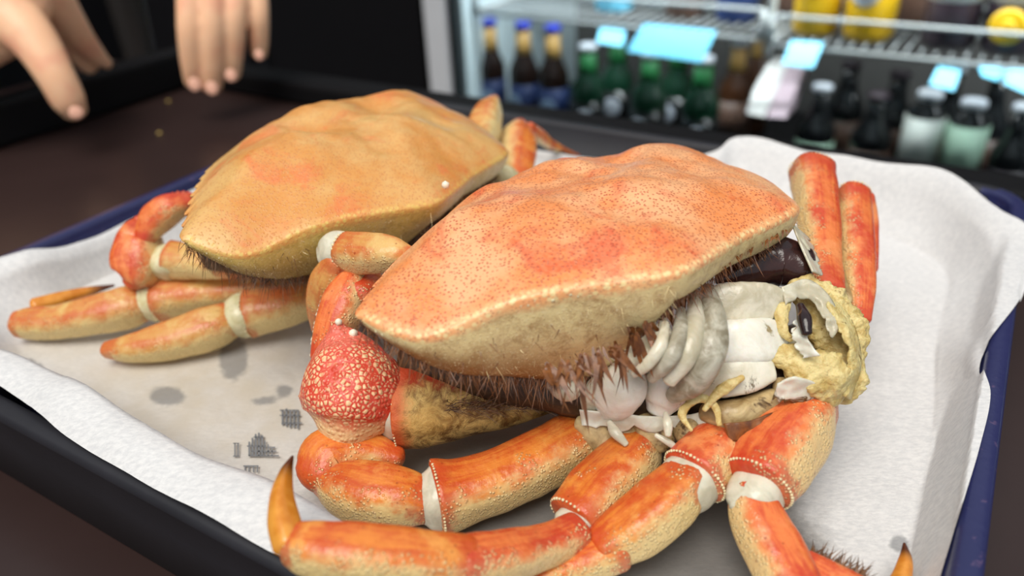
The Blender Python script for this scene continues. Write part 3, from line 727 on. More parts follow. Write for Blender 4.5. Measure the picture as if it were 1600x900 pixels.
sheet('torn_membrane', [(1215, 600, 42), (1250, 590, 43), (1300, 612, 36)], [(1205, 630, 36), (1250, 632, 34), (1300, 640, 30)], 'meat_stained', seed=12, amp=.0015)
sheet('torn_membrane', [(1236, 350, 66), (1250, 385, 63), (1268, 425, 59)], [(1262, 372, 60), (1276, 400, 57), (1284, 432, 55)], 'meat_clear', seed=7, amp=.0018)
lump('body_hole', [(1250, 478, 56, 7), (1256, 498, 55, 11), (1260, 520, 53, 8)], 'dark', wob=.2)
sheet('torn_membrane', [(905, 640, 30), (980, 648, 30), (1060, 650, 30), (1130, 636, 34)], [(910, 668, 26), (980, 676, 25), (1060, 676, 26), (1130, 668, 29)], 'meat_stained', seed=15, amp=.0018, ragged=.6)
for st in ([(905, 660, 24, 12), (925, 668, 23, 24), (948, 692, 20, 20)], [(955, 655, 24, 14), (972, 672, 22, 22), (985, 694, 20, 14)], [(1000, 655, 25, 16), (1020, 672, 24, 24), (1040, 692, 22, 18)],
           [(1060, 655, 26, 14), (1075, 674, 26, 22), (1090, 692, 24, 16)], [(1100, 645, 31, 14), (1145, 650, 31, 26), (1195, 634, 32, 24), (1240, 618, 32, 14)]):
    lump('leg_base', st, 'coxa', seed=random.random() * 9, wob=.2)
lump('leg_base', [(1215, 602, 36, 12), (1255, 614, 34, 20), (1292, 626, 31, 14)], 'coxa', wob=.25)
for st in ([(952, 660, 28, 5), (962, 676, 27, 9), (978, 694, 25, 5)], [(1040, 646, 34, 4), (1043, 662, 33, 8), (1044, 680, 31, 5)], [(1025, 680, 28, 4), (1044, 691, 27, 6), (1062, 704, 25, 4)]):
    lump('leg_base', st, 'membrane', wob=.15, seed=random.random() * 5)
sheet('torn_membrane', [(1130, 662, 33), (1180, 655, 34), (1235, 632, 34)], [(1140, 690, 29), (1185, 690, 29), (1215, 660, 31)], 'hair', seed=21, amp=.0012)
# brown leathery bristle tufts hanging from the shell edge
r0 = []; d0 = []; l0 = []; w0 = []
tuft = [(860, 578), (885, 575), (910, 565), (935, 555), (960, 545), (985, 520), (1005, 500), (1030, 480), (1050, 462), (1065, 445)]
for (tx, ty) in tuft:
    for k in range(9):
        p = at(tx + random.uniform(-12, 12), ty + random.uniform(-14, 4), .055 + (tx - 860) * .00005); q = at(tx + random.uniform(-5, 45), ty + random.uniform(20, 65), .052)
        r0.append(p); d0.append(np.array(q - p)); l0.append(random.uniform(.005, .013)); w0.append(random.uniform(.0005, .0014))
for k in range(45):
    t = random.random(); p = at(1080 + 150 * t, 418 - 62 * t + random.uniform(0, 4), .068); q = at(1080 + 150 * t + random.uniform(-8, 14), 418 - 62 * t + 40, .066)
    r0.append(p); d0.append(np.array(q - p)); l0.append(random.uniform(.002, .0055)); w0.append(random.uniform(.0002, .0006))
hairs('hair_tufts', r0, d0, l0, w0, M['hair'], near, .2)

# ---- far crab
far = empty('crab', (FAR_P[0], FAR_P[1], .002))
tag(far, 'smaller tan crab behind, shell closed, legs reaching left', 'crab', 'cooked crabs on the tray')
far_shell = carapace(far, FAR_R, FAR_P, .083, M['shell_tan'], .175, .25, BUMPS, 5.2, M['hair_dark'])[0]
far_shell['label'] = 'tan orange shell with toothed margin'
leg(far, [
 ('walking_leg', 'leg_tan', [(485, 446, 20, 20), (400, 450, 18, 24), (300, 460, 16, 29), (248, 468, 14, 35)], dict(FLAT, beads=26)),
 ('joint_membrane', 'membrane_tan', [(262, 466, 14, 28), (240, 470, 14, 32), (224, 472, 14, 26)], dict(caps=(.3, .4))),
 ('carpus', 'leg_tan', [(232, 470, 13, 26), (200, 480, 13, 32), (150, 492, 12, 30), (90, 503, 10, 26), (45, 506, 9, 24), (26, 507, 9, 20)], dict(wob=.05, caps=(.4, .5))),
 ('dactyl', 'dactyl', [(55, 478, 13, 12), (100, 466, 12, 11), (140, 455, 11, 7), (178, 446, 11, 2)], dict(label='thin brown leg tip')),
], 'tan leg reaching furthest left, with folded thin tip')
leg(far, [
 ('walking_leg', 'leg_tan', [(500, 464, 18, 26), (440, 480, 16, 33), (388, 490, 14, 37)], dict(FLAT, beads=26)),
 ('joint_membrane', 'membrane_tan', [(402, 488, 14, 30), (378, 493, 14, 34), (360, 496, 13, 27)], dict(caps=(.3, .4))),
 ('carpus', 'leg_tan', [(370, 495, 13, 26), (330, 512, 12, 33), (265, 533, 10, 30), (205, 544, 9, 22), (168, 547, 8, 13)], dict(wob=.05, caps=(.4, .8))),
], 'shorter tan leg in front of the longest one')
leg(far, [
 ('walking_leg', 'leg_tan', [(645, 396, 62, 10), (615, 396, 62, 26), (568, 396, 60, 32), (540, 394, 58, 31)], dict(FLAT, beads=24)),
 ('joint_membrane', 'membrane', [(552, 392, 58, 27), (525, 394, 57, 31), (510, 402, 55, 22)], dict(caps=(.4, .5))),
 ('carpus', 'leg_tan', [(526, 408, 56, 18), (512, 440, 48, 27), (502, 480, 38, 22), (500, 515, 28, 13)], dict(wob=.05)),
], 'bent tan leg between the two crabs')
leg(far, [
 ('walking_leg', 'leg_tan', [(748, 240, 44, 18), (755, 205, 48, 26), (764, 175, 52, 22), (772, 156, 54, 10)], dict(wob=.05, ratio=None) if False else dict(wob=.05)),
], 'orange back leg standing up behind the shell')
leg(far, [
 ('walking_leg', 'leg', [(812, 290, 30, 16), (808, 255, 34, 27), (808, 220, 39, 29), (812, 202, 41, 20)], dict(wob=.05)),
 ('carpus', 'leg', [(826, 200, 41, 10), (845, 214, 32, 10), (862, 228, 22, 7)], dict(wob=.05)),
 ('dactyl', 'leg', [(858, 224, 24, 7), (882, 236, 15, 5), (905, 244, 8, 2)], dict()),
], 'orange back leg with a thin tip on the paper, right of the tan shell')
leg(far, [
 ('walking_leg', 'leg_red', [(735, 345, 32, 12), (715, 352, 30, 20), (690, 366, 26, 24), (655, 392, 20, 22)], dict(wob=.08)),
 ('joint_membrane', 'tooth', [(705, 342, 36, 8), (722, 335, 37, 12), (740, 338, 36, 8)], dict(wob=.2)),
], 'red leg stub between the shells')
farm = leg(far, [
 ('claw_arm', 'leg_tan', [(360, 422, 30, 14), (320, 414, 30, 22), (285, 408, 30, 28), (266, 406, 30, 30)], dict(FLAT)),
 ('joint_membrane', 'membrane_tan', [(276, 408, 30, 26), (260, 410, 29, 28), (246, 410, 28, 24)], dict(caps=(.3, .4))),
 ('carpus', 'leg_red', [(222, 344, 44, 12), (218, 366, 38, 30), (217, 400, 31, 39), (214, 428, 26, 34), (208, 442, 23, 16)], dict(wob=.06)),
 ('claw_palm', 'leg_red', [(226, 372, 38, 16), (242, 346, 43, 24), (266, 326, 47, 24), (296, 316, 48, 14)], dict(wob=.08)),
], 'red claw with toothed edge tucked beside the tan shell', name='claw_arm')
pts = []; rr = []
for k in range(16):
    q_ = catmull([(214, 358, 40), (226, 334, 43), (246, 312, 46), (270, 304, 47), (294, 303, 48), (306, 310, 48)], 3)[k]; pts.append(at(q_[0], q_[1], q_[2] / 1000)); rr.append(random.uniform(.0008, .0013))
beads('claw_teeth', pts, rr, M['leg_red'], farm)
def flump(name, st, mat, **k): return tube(name, [S(*s) for s in st], M[mat], far, **dict(dict(wob=.10, n=24), **k))[0]
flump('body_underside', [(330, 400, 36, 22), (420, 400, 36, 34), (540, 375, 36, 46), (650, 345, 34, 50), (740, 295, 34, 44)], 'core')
flump('leg_base', [(700, 325, 38, 12), (735, 312, 38, 22), (770, 290, 38, 18)], 'coxa')
flump('leg_base', [(765, 280, 40, 10), (785, 275, 40, 18), (805, 285, 36, 14)], 'membrane_tan', wob=.2)
flump('leg_base', [(640, 372, 34, 10), (680, 350, 34, 16), (715, 330, 34, 12)], 'core')
o = beads('barnacle', [at(696, 289, .075)], [.0014], M['tooth'], far); 

# ------------------------------------------------------------------ background: glass-door fridge
FA = math.radians(34); E1 = Vector((math.cos(FA), -math.sin(FA), 0)); E2 = Vector((math.sin(FA), math.cos(FA), 0)); RZ_F = Matrix.Rotation(-FA, 3, 'Z')
d_ = ray(708, 190); FO = CP + d_ * (1.5 / d_.y); FO.z = 0
def fpt(px, py, d):
    r = ray(px, py); t = (FO + E2 * d - CP).dot(E2) / r.dot(E2); return CP + r * t
def floc(t, d, z): return FO + E1 * t + E2 * d + Vector((0, 0, z))
def ft(px, py, d): return (fpt(px, py, d) - FO).dot(E1)
SH0 = fpt(800, 200, .08).z; SH1 = fpt(1000, 44, .03).z - .0
M['alu'] = plain('aluminium_frame', (226, 228, 234), .35, .5, .1, 30)
M['inner'] = plain('fridge_lining_white', (206, 222, 226), .5, .4, .06, 20)
M['fblack'] = plain('fridge_black', (22, 21, 24), .4, .4, .2, 20)
M['wire'] = plain('shelf_wire_white', (176, 180, 180), .4, .5, .05, 30)
def glass_mat():
    n = Nt('door_glass'); t = n.t
    tr = t.nodes.new('ShaderNodeBsdfTransparent'); tr.inputs[0].default_value = (.93, .96, .96, 1)
    gl = t.nodes.new('ShaderNodeBsdfGlossy'); gl.inputs['Roughness'].default_value = .02
    fr = t.nodes.new('ShaderNodeFresnel'); fr.inputs[0].default_value = 1.35
    mx = t.nodes.new('ShaderNodeMixShader'); t.links.new(fr.outputs[0], mx.inputs[0]); t.links.new(tr.outputs[0], mx.inputs[1]); t.links.new(gl.outputs[0], mx.inputs[2])
    t.links.new(mx.outputs[0], n.out.inputs[0]); return n.m
M['glass'] = glass_mat()
FW = 1.75
fridge = empty('glass_door_fridge', floc(FW / 2, .25, -.9)); fridge.rotation_euler = (0, 0, -FA)
def fbox(name, t0, t1, d0, d1, z0, z1, mat, bevel=0, parent=fridge):
    c = Vector(((t0 + t1) / 2 - FW / 2, (d0 + d1) / 2 - .25, (z0 + z1) / 2 + .9))
    return box(name, c, (t1 - t0, d1 - d0, z1 - z0), mat, parent, None, bevel)
tl = ft(668, 100, -.03); tr0 = ft(700, 100, -.03); ti = ft(714, 100, 0)
fbox('back_panel', tl, FW, .42, .44, -.88, .14, plain('fridge_back_grey', (84, 82, 80), .5)); fbox('bottom_panel', tl, FW, 0, .42, SH0 - .03, SH0 - .002, M['fblack'])
fbox('plinth', tl, FW, 0, .42, -.9, SH0 - .031, M['fblack']); fbox('top_panel', tl, FW, -.03, .42, .12, .15, M['fblack'])
fbox('side_panel', ti, ti + .02, .001, .42, SH0, .12, M['inner']); fbox('side_panel', FW - .02, FW, 0, .42, SH0, .12, M['inner'])
fbox('door_frame', tl, tr0, -.03, 0, SH0 - .03, .12, M['alu'], .004); fbox('door_gasket', tr0 + .001, ti - .001, -.02, 0, SH0 - .03, .12, M['fblack'])
fbox('door_frame', ti, FW, -.03, 0, SH0 - .06, SH0 - .012, M['fblack'], .004)
fbox('glass_pane', ti, FW, -.014, -.009, SH0 - .011, .119, M['glass'])
tag(fridge, 'black glass-door drinks fridge full of bottles behind the counter', 'fridge')
fl_d = bpy.data.lights.new('fridge_lamp', 'AREA'); fl_d.shape = 'RECTANGLE'; fl_d.size = 1.5; fl_d.size_y = .05; fl_d.energy = 9; fl_d.color = (.92, .97, 1)
fl_o = bpy.data.objects.new('fridge_lamp', fl_d); COL.objects.link(fl_o); fl_o.location = floc(.85, .012, .11)
fl_o.rotation_euler = (Matrix.Rotation(-FA, 3, 'Z') @ Matrix.Rotation(math.radians(25), 3, 'X')).to_euler()
# wire shelves
def rod(name, p, q, r, mat, parent, me=None):
    v = q - p
    if me is None:
        bm = bmesh.new(); bmesh.ops.create_cone(bm, segments=8, radius1=r, radius2=r, depth=v.length, cap_ends=True)
        me = bpy.data.meshes.new(name); bm.to_mesh(me); bm.free(); me.materials.append(mat); me.shade_smooth()
    o = bpy.data.objects.new(name, me); COL.objects.link(o); o.parent = parent
    o.location = (p + q) / 2; o.rotation_euler = v.to_track_quat('Z', 'Y').to_euler(); return o, me
def shelf(t0, t1, z, label):
    sh = empty('wire_shelf', floc((t0 + t1) / 2, .2, z)); sh.rotation_euler = (0, 0, -FA)
    L = lambda t, d, zz: Vector((t - (t0 + t1) / 2, d - .2, zz))
    for d in (.03, .20, .40): rod('shelf_rail', L(t0, d, 0), L(t1, d, 0), .0032, M['wire'], sh)
    rod('guard_rail', L(t0, .03, .042), L(t1, .03, .042), .003, M['wire'], sh)
    for t in (t0, t1): rod('shelf_end', L(t, .03, .004), L(t, .40, .004), .004, M['wire'], sh); rod('guard_post', L(t, .03, 0), L(t, .03, .042), .004, M['wire'], sh)
    me = None; k = 0; t = t0 + .018
    while t < t1 - .01:
        _, me = rod('wire', L(t, .03, .006), L(t, .40, .006), .0013, M['wire'], sh, me); t += .0185
    tag(sh, label, 'shelf', 'wire shelves in the fridge'); return sh
ts1 = ft(1196, 40, .03)
shelf(ti + .03, ts1 - .004, SH1, 'white wire fridge shelf above the green and blue-capped bottles')
shelf(ts1 + .010, FW - .03, SH1 - .006, 'white wire fridge shelf carrying the yellow cans')
up_ = box('shelf_upright', floc(ts1 + .003, .045, SH1 + .06), (.008, .02, .17), M['wire'], None, RZ_F, .001); tag(up_, 'pale upright strip between the two wire fridge shelves', 'upright')

def lathe(name, prof, mat, parent, n=20, loc=(0, 0, 0)):
    v = []; f = []
    for (r, z) in prof:
        for k in range(n): a = 2 * math.pi * k / n; v.append((r * math.cos(a), r * math.sin(a), z))
    for j in range(len(prof) - 1):
        for k in range(n): k2 = (k + 1) % n; f.append((j * n + k, j * n + k2, (j + 1) * n + k2, (j + 1) * n + k))
    f.append(tuple(reversed(range(n)))); f.append(tuple(range((len(prof) - 1) * n, len(prof) * n)))
    me = bpy.data.meshes.new(name); me.from_pydata(v, [], f); me.update()
    return link(name, me, mat, parent, loc)
def bottle(name, base, h, r, glass, cap, foil, label_m, text, cat='bottle', group=None, band=None):
    e = empty(name, base); e.rotation_euler = (0, 0, random.uniform(-.3, .3) - FA)
    lathe('body', [(r * .9, 0), (r, .006), (r, h * .55), (r * .95, h * .60), (r * .62, h * .70), (r * .46, h * .80), (r * .42, h * .96)], glass, e)
    if foil: lathe('neck_foil', [(r * .58, h * .735), (r * .49, h * .80), (r * .455, h * .93)], foil, e)
    lathe('cap', [(r * .52, h * .95), (r * .54, h * .975), (r * .5, h), (r * .3, h * 1.005)], cap, e, 16)
    if label_m: lathe('bottle_label', [(r * 1.02, h * .14), (r * 1.02, h * .47)], label_m, e)
    if band:   # round emblem on the front of the label
        em = lathe('emblem', [(r * .55, 0), (r * .55, r * .05), (r * .40, r * .07)], band, e, 18); em.rotation_euler = (math.pi / 2, 0, 0); em.location = (0, -r * 1.0, h * .31)
    tag(e, text, cat, group); return e
M['brown_glass'] = plain('bottle_brown', (40, 26, 22), .12, .6, .2, 20)
M['green_glass'] = plain('bottle_green', (26, 62, 44), .12, .6, .2, 20)
M['amber_glass'] = plain('bottle_amber', (84, 52, 34), .15, .6, .2, 20)
M['dark_glass'] = plain('bottle_dark', (26, 28, 30), .12, .6, .2, 20)
M['blue_cap'] = plain('cap_blue', (42, 60, 190), .35); M['blue_label'] = plain('label_blue', (44, 66, 120), .5, var=.3)
M['gold'] = plain('foil_gold', (200, 158, 90), .4); M['silver'] = plain('cap_silver', (206, 212, 220), .3)
M['white_label'] = plain('label_white', (226, 232, 224), .5); M['mint'] = plain('label_mint', (190, 226, 200), .5)
M['emblem_blue'] = plain('emblem_pale_blue', (150, 175, 205), .5); M['yellow'] = plain('can_yellow', (226, 178, 24), .35)
M['cyan'] = plain('pale_cyan', (130, 220, 252), .45); M['white'] = plain('card_white', (246, 244, 240), .45); M['pink'] = plain('card_pink', (214, 190, 200), .45)
M['brownpack'] = plain('can_brown', (104, 78, 66), .4); M['red'] = plain('emblem_red', (196, 60, 50), .4); M['grey'] = plain('emblem_grey', (190, 196, 206), .4)
M['darkpurple'] = plain('can_dark', (56, 44, 52), .4); M['green_label'] = plain('label_green', (40, 130, 70), .5, var=.4)
def on_shelf(px, d, z): 
    lo, hi = -400., 900.
    for _ in range(40):
        mid = (lo + hi) / 2
        if fpt(px, mid, d).z > z: lo = mid
        else: hi = mid
    p = fpt(px, lo, d); p.z = z; return p
for px, tx in ((772, 'nearest the fridge frame'), (822, 'in the middle of the three'), (866, 'beside the green bottles')):
    bottle('beer_bottle', on_shelf(px, .075, SH0 + .001), .205, .028, M['brown_glass'], M['blue_cap'], M['gold'], M['blue_label'], 'brown bottle with blue cap and gold neck, ' + tx, group='blue-capped bottles in the fridge', band=M['emblem_blue'])
gx = [(918, .07), (962, .15), (1010, .07), (1052, .16), (1088, .07)]
gt = ['green glass bottle next to the blue-capped bottles', 'green glass bottle second from the blue-capped ones, set back', 'green glass bottle below the bright blue card', 'green glass bottle set back right of the blue card', 'green glass bottle nearest the white carton']
for (px, d), tx in zip(gx, gt):
    bottle('beer_bottle', on_shelf(px, d, SH0 + .001), .18, .031, M['green_glass'], M['silver'], M['green_label'], M['dark_glass'], tx, group='green bottles in the fridge', band=M['grey'])
for px, d, tx in ((1140, .16, 'brown bottle between the green bottles and the white carton'), (1172, .26, 'brown bottle set back behind the white carton')):
    bottle('beer_bottle', on_shelf(px, d, SH0 + .001), .19, .028, M['amber_glass'], M['silver'], M['gold'], M['brownpack'], tx, group='brown bottles in the fridge')
dx = [(1305, .17, .17), (1345, .07, .155), (1378, .18, .16)]
for (px, d, h), tx in zip(dx, ['dark bottle right of the white carton', 'dark bottle set back in the fridge shadow', 'short dark bottle beside the white-labelled bottle']):
    bottle('bottle', on_shelf(px, d, SH0 + .001), h, .03, M['dark_glass'], M['darkpurple'], None, M['brownpack'], tx, group='dark bottles in the fridge')
wx = [(1416, .055, .17, 'white_label', 'silver-capped bottle with big white label'), (1480, .055, .165, 'mint', 'silver-capped bottle with mint green label'), (1452, .15, .185, 'brownpack', 'silver-capped bottle behind the white and mint labels'), (1518, .16, .18, 'brownpack', 'silver-capped brown bottle behind the mint label'), (1552, .06, .165, 'darkpurple', 'silver-capped dark bottle right of the mint label'), (1600, .17, .175, 'darkpurple', 'silver-capped dark bottle at the right picture edge')]
def jar(name, base, h, r, lm, tx):
    e = empty(name, base); e.rotation_euler = (0, 0, -FA)
    lathe('body', [(r * .9, 0), (r, .006), (r, h * .78), (r * .93, h * .84), (r * .55, h * .90), (r * .5, h * .95)], M['dark_glass'], e)
    lathe('cap', [(r * .62, h * .94), (r * .64, h * .97), (r * .6, h), (r * .3, h * 1.004)], M['silver'], e, 16)
    lathe('bottle_label', [(r * 1.015, h * .36), (r * 1.015, h * .80)], lm, e)
    return tag(e, tx, 'bottle', 'silver-capped bottles in the fridge')
for px, d, h, lm, tx in wx:
    if lm in ('white_label', 'mint'): jar('bottle', on_shelf(px, d, SH0 + .001), h, .0265, M[lm], tx)
    else: bottle('bottle', on_shelf(px, d, SH0 + .001), h, .027, M['dark_glass'], M['silver'], None, M[lm], tx, group='silver-capped bottles in the fridge')
def can(px, d, r, h, body, text, emb=None, top=None, group='cans on the wire shelf'):
    p = on_shelf(px, d, SH1 + .004); e = empty('drink_can', p); e.rotation_euler = (0, 0, -FA - .15)
    lathe('body', [(r * .86, 0), (r, .008), (r, h - .012), (r * .82, h)], body, e)
    lathe('can_lid', [(r * .8, h), (r * .8, h + .002), (r * .72, h + .001)], M['silver'], e)
    if top: lathe('can_band', [(r * 1.012, h * .52), (r * 1.012, h * .9)], top, e)
    if emb:
        q = lathe('emblem', [(r * .62, 0), (r * .62, .003), (r * .5, .004)], emb[0], e, 20); q.rotation_euler = (math.pi / 2, 0, 0); q.location = (0, -r * .95, h * emb[2])
        q2 = lathe('emblem', [(r * .26, 0), (r * .26, .006), (r * .2, .007)], emb[1], e, 14); q2.rotation_euler = (math.pi / 2, 0, 0); q2.location = (0, -r * .96, h * emb[2])
    return tag(e, text, 'can', group)
can(1272, .09, .033, .125, M['yellow'], 'yellow can with white round emblem, left of the pair', (M['white'], M['grey'], .62))
can(1354, .085, .035, .125, M['yellow'], 'yellow can with white and red round emblem, right of the pair', (M['grey'], M['red'], .56))
can(1222, .22, .033, .12, M['brownpack'], 'brown can next to the shelf upright')
can(1424, .20, .033, .12, M['brownpack'], 'brown can right of the yellow cans')
can(1478, .08, .035, .12, M['darkpurple'], 'dark can with white upper band', None, M['white'])
can(1574, .08, .036, .125, M['darkpurple'], 'dark can with white band and yellow emblem at the picture edge', (M['yellow'], M['yellow'], .30), M['white'])
for px, mt in ((960, 'cyan'), (1070, 'brownpack'), (1150, 'blue_label')):
    can(px, .12, .033, .12, M[mt], {'cyan': 'light blue can on the left wire shelf', 'brownpack': 'brown can on the left wire shelf', 'blue_label': 'blue can on the left wire shelf near the upright'}[mt])
def panel(name, quad, d, th, mat, label, cat, parent=None, group=None):  # thin slanted slab, used for the bright blue patches at the shelf fronts
    ym = [y for x, y in quad]; P = [fpt(x, y, d - .035 * (y - min(ym)) / (max(ym) - min(ym))) for x, y in quad]; c = sum(P, Vector()) / len(P); n = len(P)
    vs = [p for p in P] + [p + E2 * th for p in P]
    fs = [tuple(range(n)), tuple(reversed(range(n, 2 * n)))] + [(i, i + n, (i + 1) % n + n, (i + 1) % n) for i in range(n)]
    o = mesh_world(name, vs, fs, mat, parent, origin=tuple(c) if parent is None else None, smooth=False); fix_normals(o)
    if label: tag(o, label, cat, group)
    return o
panel('shelf_panel', [(1006, 38), (1118, 50), (1096, 97), (980, 80)], .028, .006, M['cyan'], 'bright blue slanted card hanging under the left wire shelf', 'panel', group='blue panels on the fridge shelves')
panel('shelf_panel', [(938, 44), (975, 50), (972, 72), (932, 66)], .028, .005, M['cyan'], 'small pale blue card left of the large blue one', 'panel', group='blue panels on the fridge shelves')
panel('shelf_panel', [(1236, 64), (1286, 68), (1270, 106), (1222, 100)], .028, .006, M['cyan'], 'blue card above the white carton', 'panel', group='blue panels on the fridge shelves')
panel('shelf_panel', [(1466, 104), (1500, 112), (1490, 142), (1452, 132)], .028, .006, M['cyan'], 'blue card on the right shelf edge above the mint label', 'panel', group='blue panels on the fridge shelves')
panel('shelf_panel', [(1530, 104), (1566, 110), (1560, 126), (1534, 118)], .028, .006, M['cyan'], 'narrow blue card at the right shelf edge', 'panel', group='blue panels on the fridge shelves')
panel('shelf_panel', [(1574, 108), (1612, 112), (1612, 150), (1568, 130)], .028, .006, M['cyan'], 'blue card cut by the right picture edge', 'panel', group='blue panels on the fridge shelves')
ca = empty('carton', on_shelf(1215, .07, SH0 + .001))
# leaning carton of white and pink panels standing among the bottles
for q, mt in (([(1200, 100), (1228, 104), (1212, 142), (1178, 138)], 'white'), ([(1230, 104), (1256, 108), (1242, 146), (1214, 142)], 'pink'), ([(1178, 140), (1210, 144), (1194, 182), (1166, 176)], 'white'), ([(1213, 144), (1240, 148), (1228, 184), (1197, 182)], 'pink')):
    P = [fpt(x, y, .12 - .1 * (y - 100) / 84) for x, y in q]; vs = P + [p + E2 * .05 for p in P]
    o = mesh_world('carton_panel', vs, [(0, 1, 2, 3), (7, 6, 5, 4), (0, 4, 5, 1), (1, 5, 6, 2), (2, 6, 7, 3), (3, 7, 4, 0)], M[mt], ca, smooth=False); fix_normals(o)
tag(ca, 'bright white and pink panelled carton leaning among the bottles', 'carton')
bottle('bottle', on_shelf(1262, .06, SH0 + .001), .16, .028, M['dark_glass'], M['silver'], None, M['mint'], 'bottle with pale mint label right of the white carton', group='silver-capped bottles in the fridge')

# dark cabinet left of the fridge
cb = empty('dark_cabinet', floc(tl - .5, .2, -.9)); cb.rotation_euler = (0, 0, -FA)
for nm, c, s_ in (('body', (0, 0, .62), (.95, .36, 1.24)), ('door', (-.235, -.19, .62), (.46, .018, 1.16)), ('door', (.235, -.19, .62), (.46, .018, 1.16))):
    box(nm, c, s_, M['fblack'], cb, None, .003)
for x in (-.03, .03): rod('handle', Vector((x, -.21, .5)), Vector((x, -.21, .8)), .006, M['panblack'], cb)
tag(cb, 'black cabinet in the dark beside the fridge frame', 'cabinet')

# ------------------------------------------------------------------ dark cup behind the rail
cp = empty('tumbler', at(222, 96, ZC + .0005)); k_ = depth_scale(cp.location) * 30
M['cup'] = plain('smoked_plastic', (64, 60, 58), .12, .6, .2, 20)
lathe('cup_wall', [(k_ * .78, 0), (k_ * .82, .003), (k_ * 1.02, .10), (k_ * 1.06, .102), (k_ * 1.0, .102), (k_ * .78, .005)], M['cup'], cp, 28)
lathe('cup_rim', [(k_ * 1.04, .100), (k_ * 1.10, .103), (k_ * 1.04, .106), (k_ * .99, .103)], M['black'], cp, 28)
tag(cp, 'dark smoked tumbler standing behind the rail between the hands', 'cup')
# crumbs on the counter
M['crumb'] = plain('crumb', (190, 160, 90), .6)
for (x, y), tx in (((263, 158), 'pale yellow crumb near the rail corner'), ((249, 208), 'small grey crumb in the middle of the brown worktop')):
    p = at(x, y, ZC + .001); V, Fc = ico(); o = mesh_world('crumb', [p + Vector((v[0] * .0022, v[1] * .0018, v[2] * .0012)) for v in V], Fc, M['crumb'], None, origin=tuple(p)); tag(o, tx, 'crumb')

# ------------------------------------------------------------------ person behind the counter
def skin_mat():
    n = Nt('skin'); f = n.noise(60, 4); g = n.noise(500, 3)
    col = n.mix(f, srgb(250, 188, 146), srgb(254, 206, 168)); col = n.mix(n.ramp(n.noise(35, 3), .5, .7, 0, .5), col, srgb(236, 150, 122))
    return n.fin(col, .45, n.bump(g, .15, .0006), .45, sss=.15, sssr=(.006, .003, .0015))
M['skin'] = skin_mat(); M['nail'] = plain('fingernail', (246, 186, 160), .25, .5, .05); M['shirt'] = plain('shirt_black', (22, 22, 26), .85, .2, .3, 90)
PB = PC + VV * (v_left - .40) + UU * .12; PB.z = 0
person = empty('person', (PB.x, PB.y, -.9))
def HS(px, py, dist, half, ratio=.85):
    P = at_d(px, py, dist); a = half * depth_scale(P); return np.array([P.x, P.y, P.z, a, a * ratio])
def hand(name, chains, nails, label):
    vs = []; fs = []
    for st, cap in chains:
        v, f, a, fr = loft_data([HS(*q) for q in st], n=18, m=5, caps=cap)
        b = len(vs); vs += list(v); fs += [tuple(i + b for i in q) for q in f]
    o = mesh_world(name, vs, fs, M['skin'], person); fix_normals(o)
    md = o.modifiers.new('join', 'REMESH'); md.mode = 'VOXEL'; md.voxel_size = .0016; md.use_smooth_shade = True
    sm = o.modifiers.new('soften', 'SMOOTH'); sm.factor = .5; sm.iterations = 3
    o['label'] = label
    for (x, y, dist, rx, ry) in nails:
        P = at_d(x, y, dist); k = depth_scale(P); V, Fc = ico(); view = (CP - P).normalized(); sx = Vector((0, 0, 1)).cross(view).normalized(); sy = view.cross(sx)
        n_ = mesh_world('fingernail', [P + sx * v[0] * rx * k + sy * v[1] * ry * k + view * v[2] * .0012 for v in V], Fc, M['nail'], o)
        ss_ = n_.modifiers.new('round', 'SUBSURF'); ss_.levels = 2; ss_.render_levels = 2
    return o
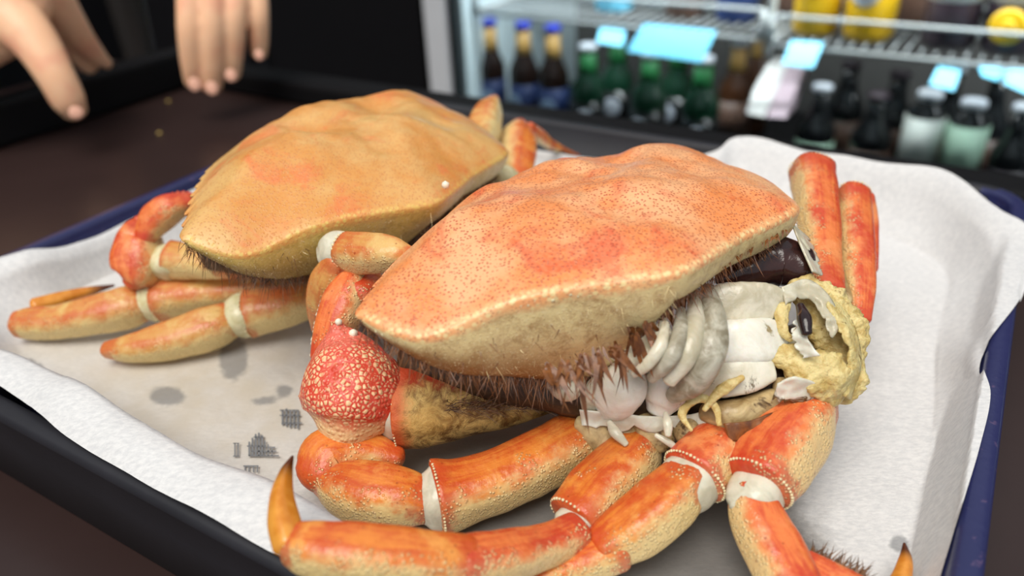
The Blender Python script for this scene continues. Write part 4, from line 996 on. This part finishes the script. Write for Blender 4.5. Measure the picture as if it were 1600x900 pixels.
hand('left_hand', [
 ([(298, -75, .665, 23), (297, -20, .655, 21), (297, 40, .650, 20.5), (300, 90, .655, 19), (304, 126, .662, 16.5)], (.5, .9)),
 ([(335, -80, .665, 23), (333, -25, .653, 21.5), (331, 40, .648, 21), (331, 95, .653, 19), (331, 133, .660, 16.5)], (.5, .9)),
 ([(371, -75, .665, 22), (369, -20, .655, 20), (366, 30, .650, 19.5), (363, 80, .655, 18), (361, 114, .661, 15.5)], (.5, .9)),
 ([(405, -65, .668, 19), (402, -15, .660, 17.5), (404, 25, .656, 16.5), (405, 58, .660, 15), (405, 82, .665, 13)], (.5, .9)),
 ([(350, -270, .70, 52, .65), (350, -190, .685, 74, .4), (350, -120, .675, 80, .3), (351, -60, .667, 76, .24)], (.4, .3)),
 ([(305, -200, .68, 30), (272, -150, .66, 25), (262, -105, .65, 22), (264, -70, .645, 18)], (.5, .9)),
 ([(350, -260, .70, 52, .7), (345, -420, .75, 60, .8), (330, -640, .82, 72, .85)], (.4, .4)),
], [(304, 132, .640, 12, 14), (331, 138, .640, 12, 14), (361, 118, .640, 11, 13), (405, 86, .645, 9, 11)], 'left hand hanging with four fingers pointing down')
hand('right_hand', [
 ([(10, 20, .65, 46), (52, 62, .635, 36), (85, 115, .625, 29), (106, 155, .625, 26), (116, 172, .628, 20)], (.5, .8)),
 ([(62, -30, .66, 40), (98, 20, .675, 28), (128, 62, .69, 21), (152, 88, .70, 15), (168, 100, .705, 9)], (.5, .9)),
 ([(80, 30, .68, 26), (112, 70, .70, 20), (140, 102, .71, 15)], (.5, .9)),
 ([(-60, -60, .67, 90, .6), (0, -20, .655, 88, .5), (50, -20, .655, 62, .5)], (.4, .4)),
 ([(-130, 60, .68, 70, .7), (-60, 50, .665, 68, .6), (0, 40, .655, 52, .6)], (.4, .5)),
 ([(-60, -20, .67, 80, .7), (-160, -120, .73, 78, .8), (-260, -330, .82, 86, .85)], (.4, .4)),
], [(119, 176, .606, 14, 13)], 'right hand gripping the black rail, thumb down')
# dark shirt: torso and two sleeves, behind the hands
def wst(*s): return np.array(s, float)
tor = [wst(PB.x, PB.y, z, a, b) for z, a, b in ((-.75, .17, .13), (-.45, .18, .14), (-.1, .19, .14), (.2, .21, .13), (.36, .20, .11), (.45, .09, .08))]
v, f, a, fr = loft_data(tor, n=28, m=5, caps=(.2, .3)); sh_o = mesh_world('shirt', v, f, M['shirt'], person); fix_normals(sh_o)
def sleeve(p0, p1, p2, r):
    v, f, a, fr = loft_data([wst(*p0, r * 1.25, r * 1.2), wst(*p1, r * 1.1, r * 1.1), wst(*p2, r, r)], n=20, m=6, caps=(.5, .02)); o = mesh_world('sleeve', v, f, M['shirt'], person); fix_normals(o)
eL = at_d(330, -640, .82); eR = at_d(-260, -330, .82)
for e_, sgn in ((eL, 1), (eR, -1)):
    sho = PB + UU * .19 * sgn + Vector((0, 0, .34)); sleeve(tuple(sho), tuple(e_ * .5 + (sho + Vector((0, 0, -.10))) * .5), tuple(e_), .055)
tag(person, 'person in a black shirt behind the worktop, both hands lowered', 'person')
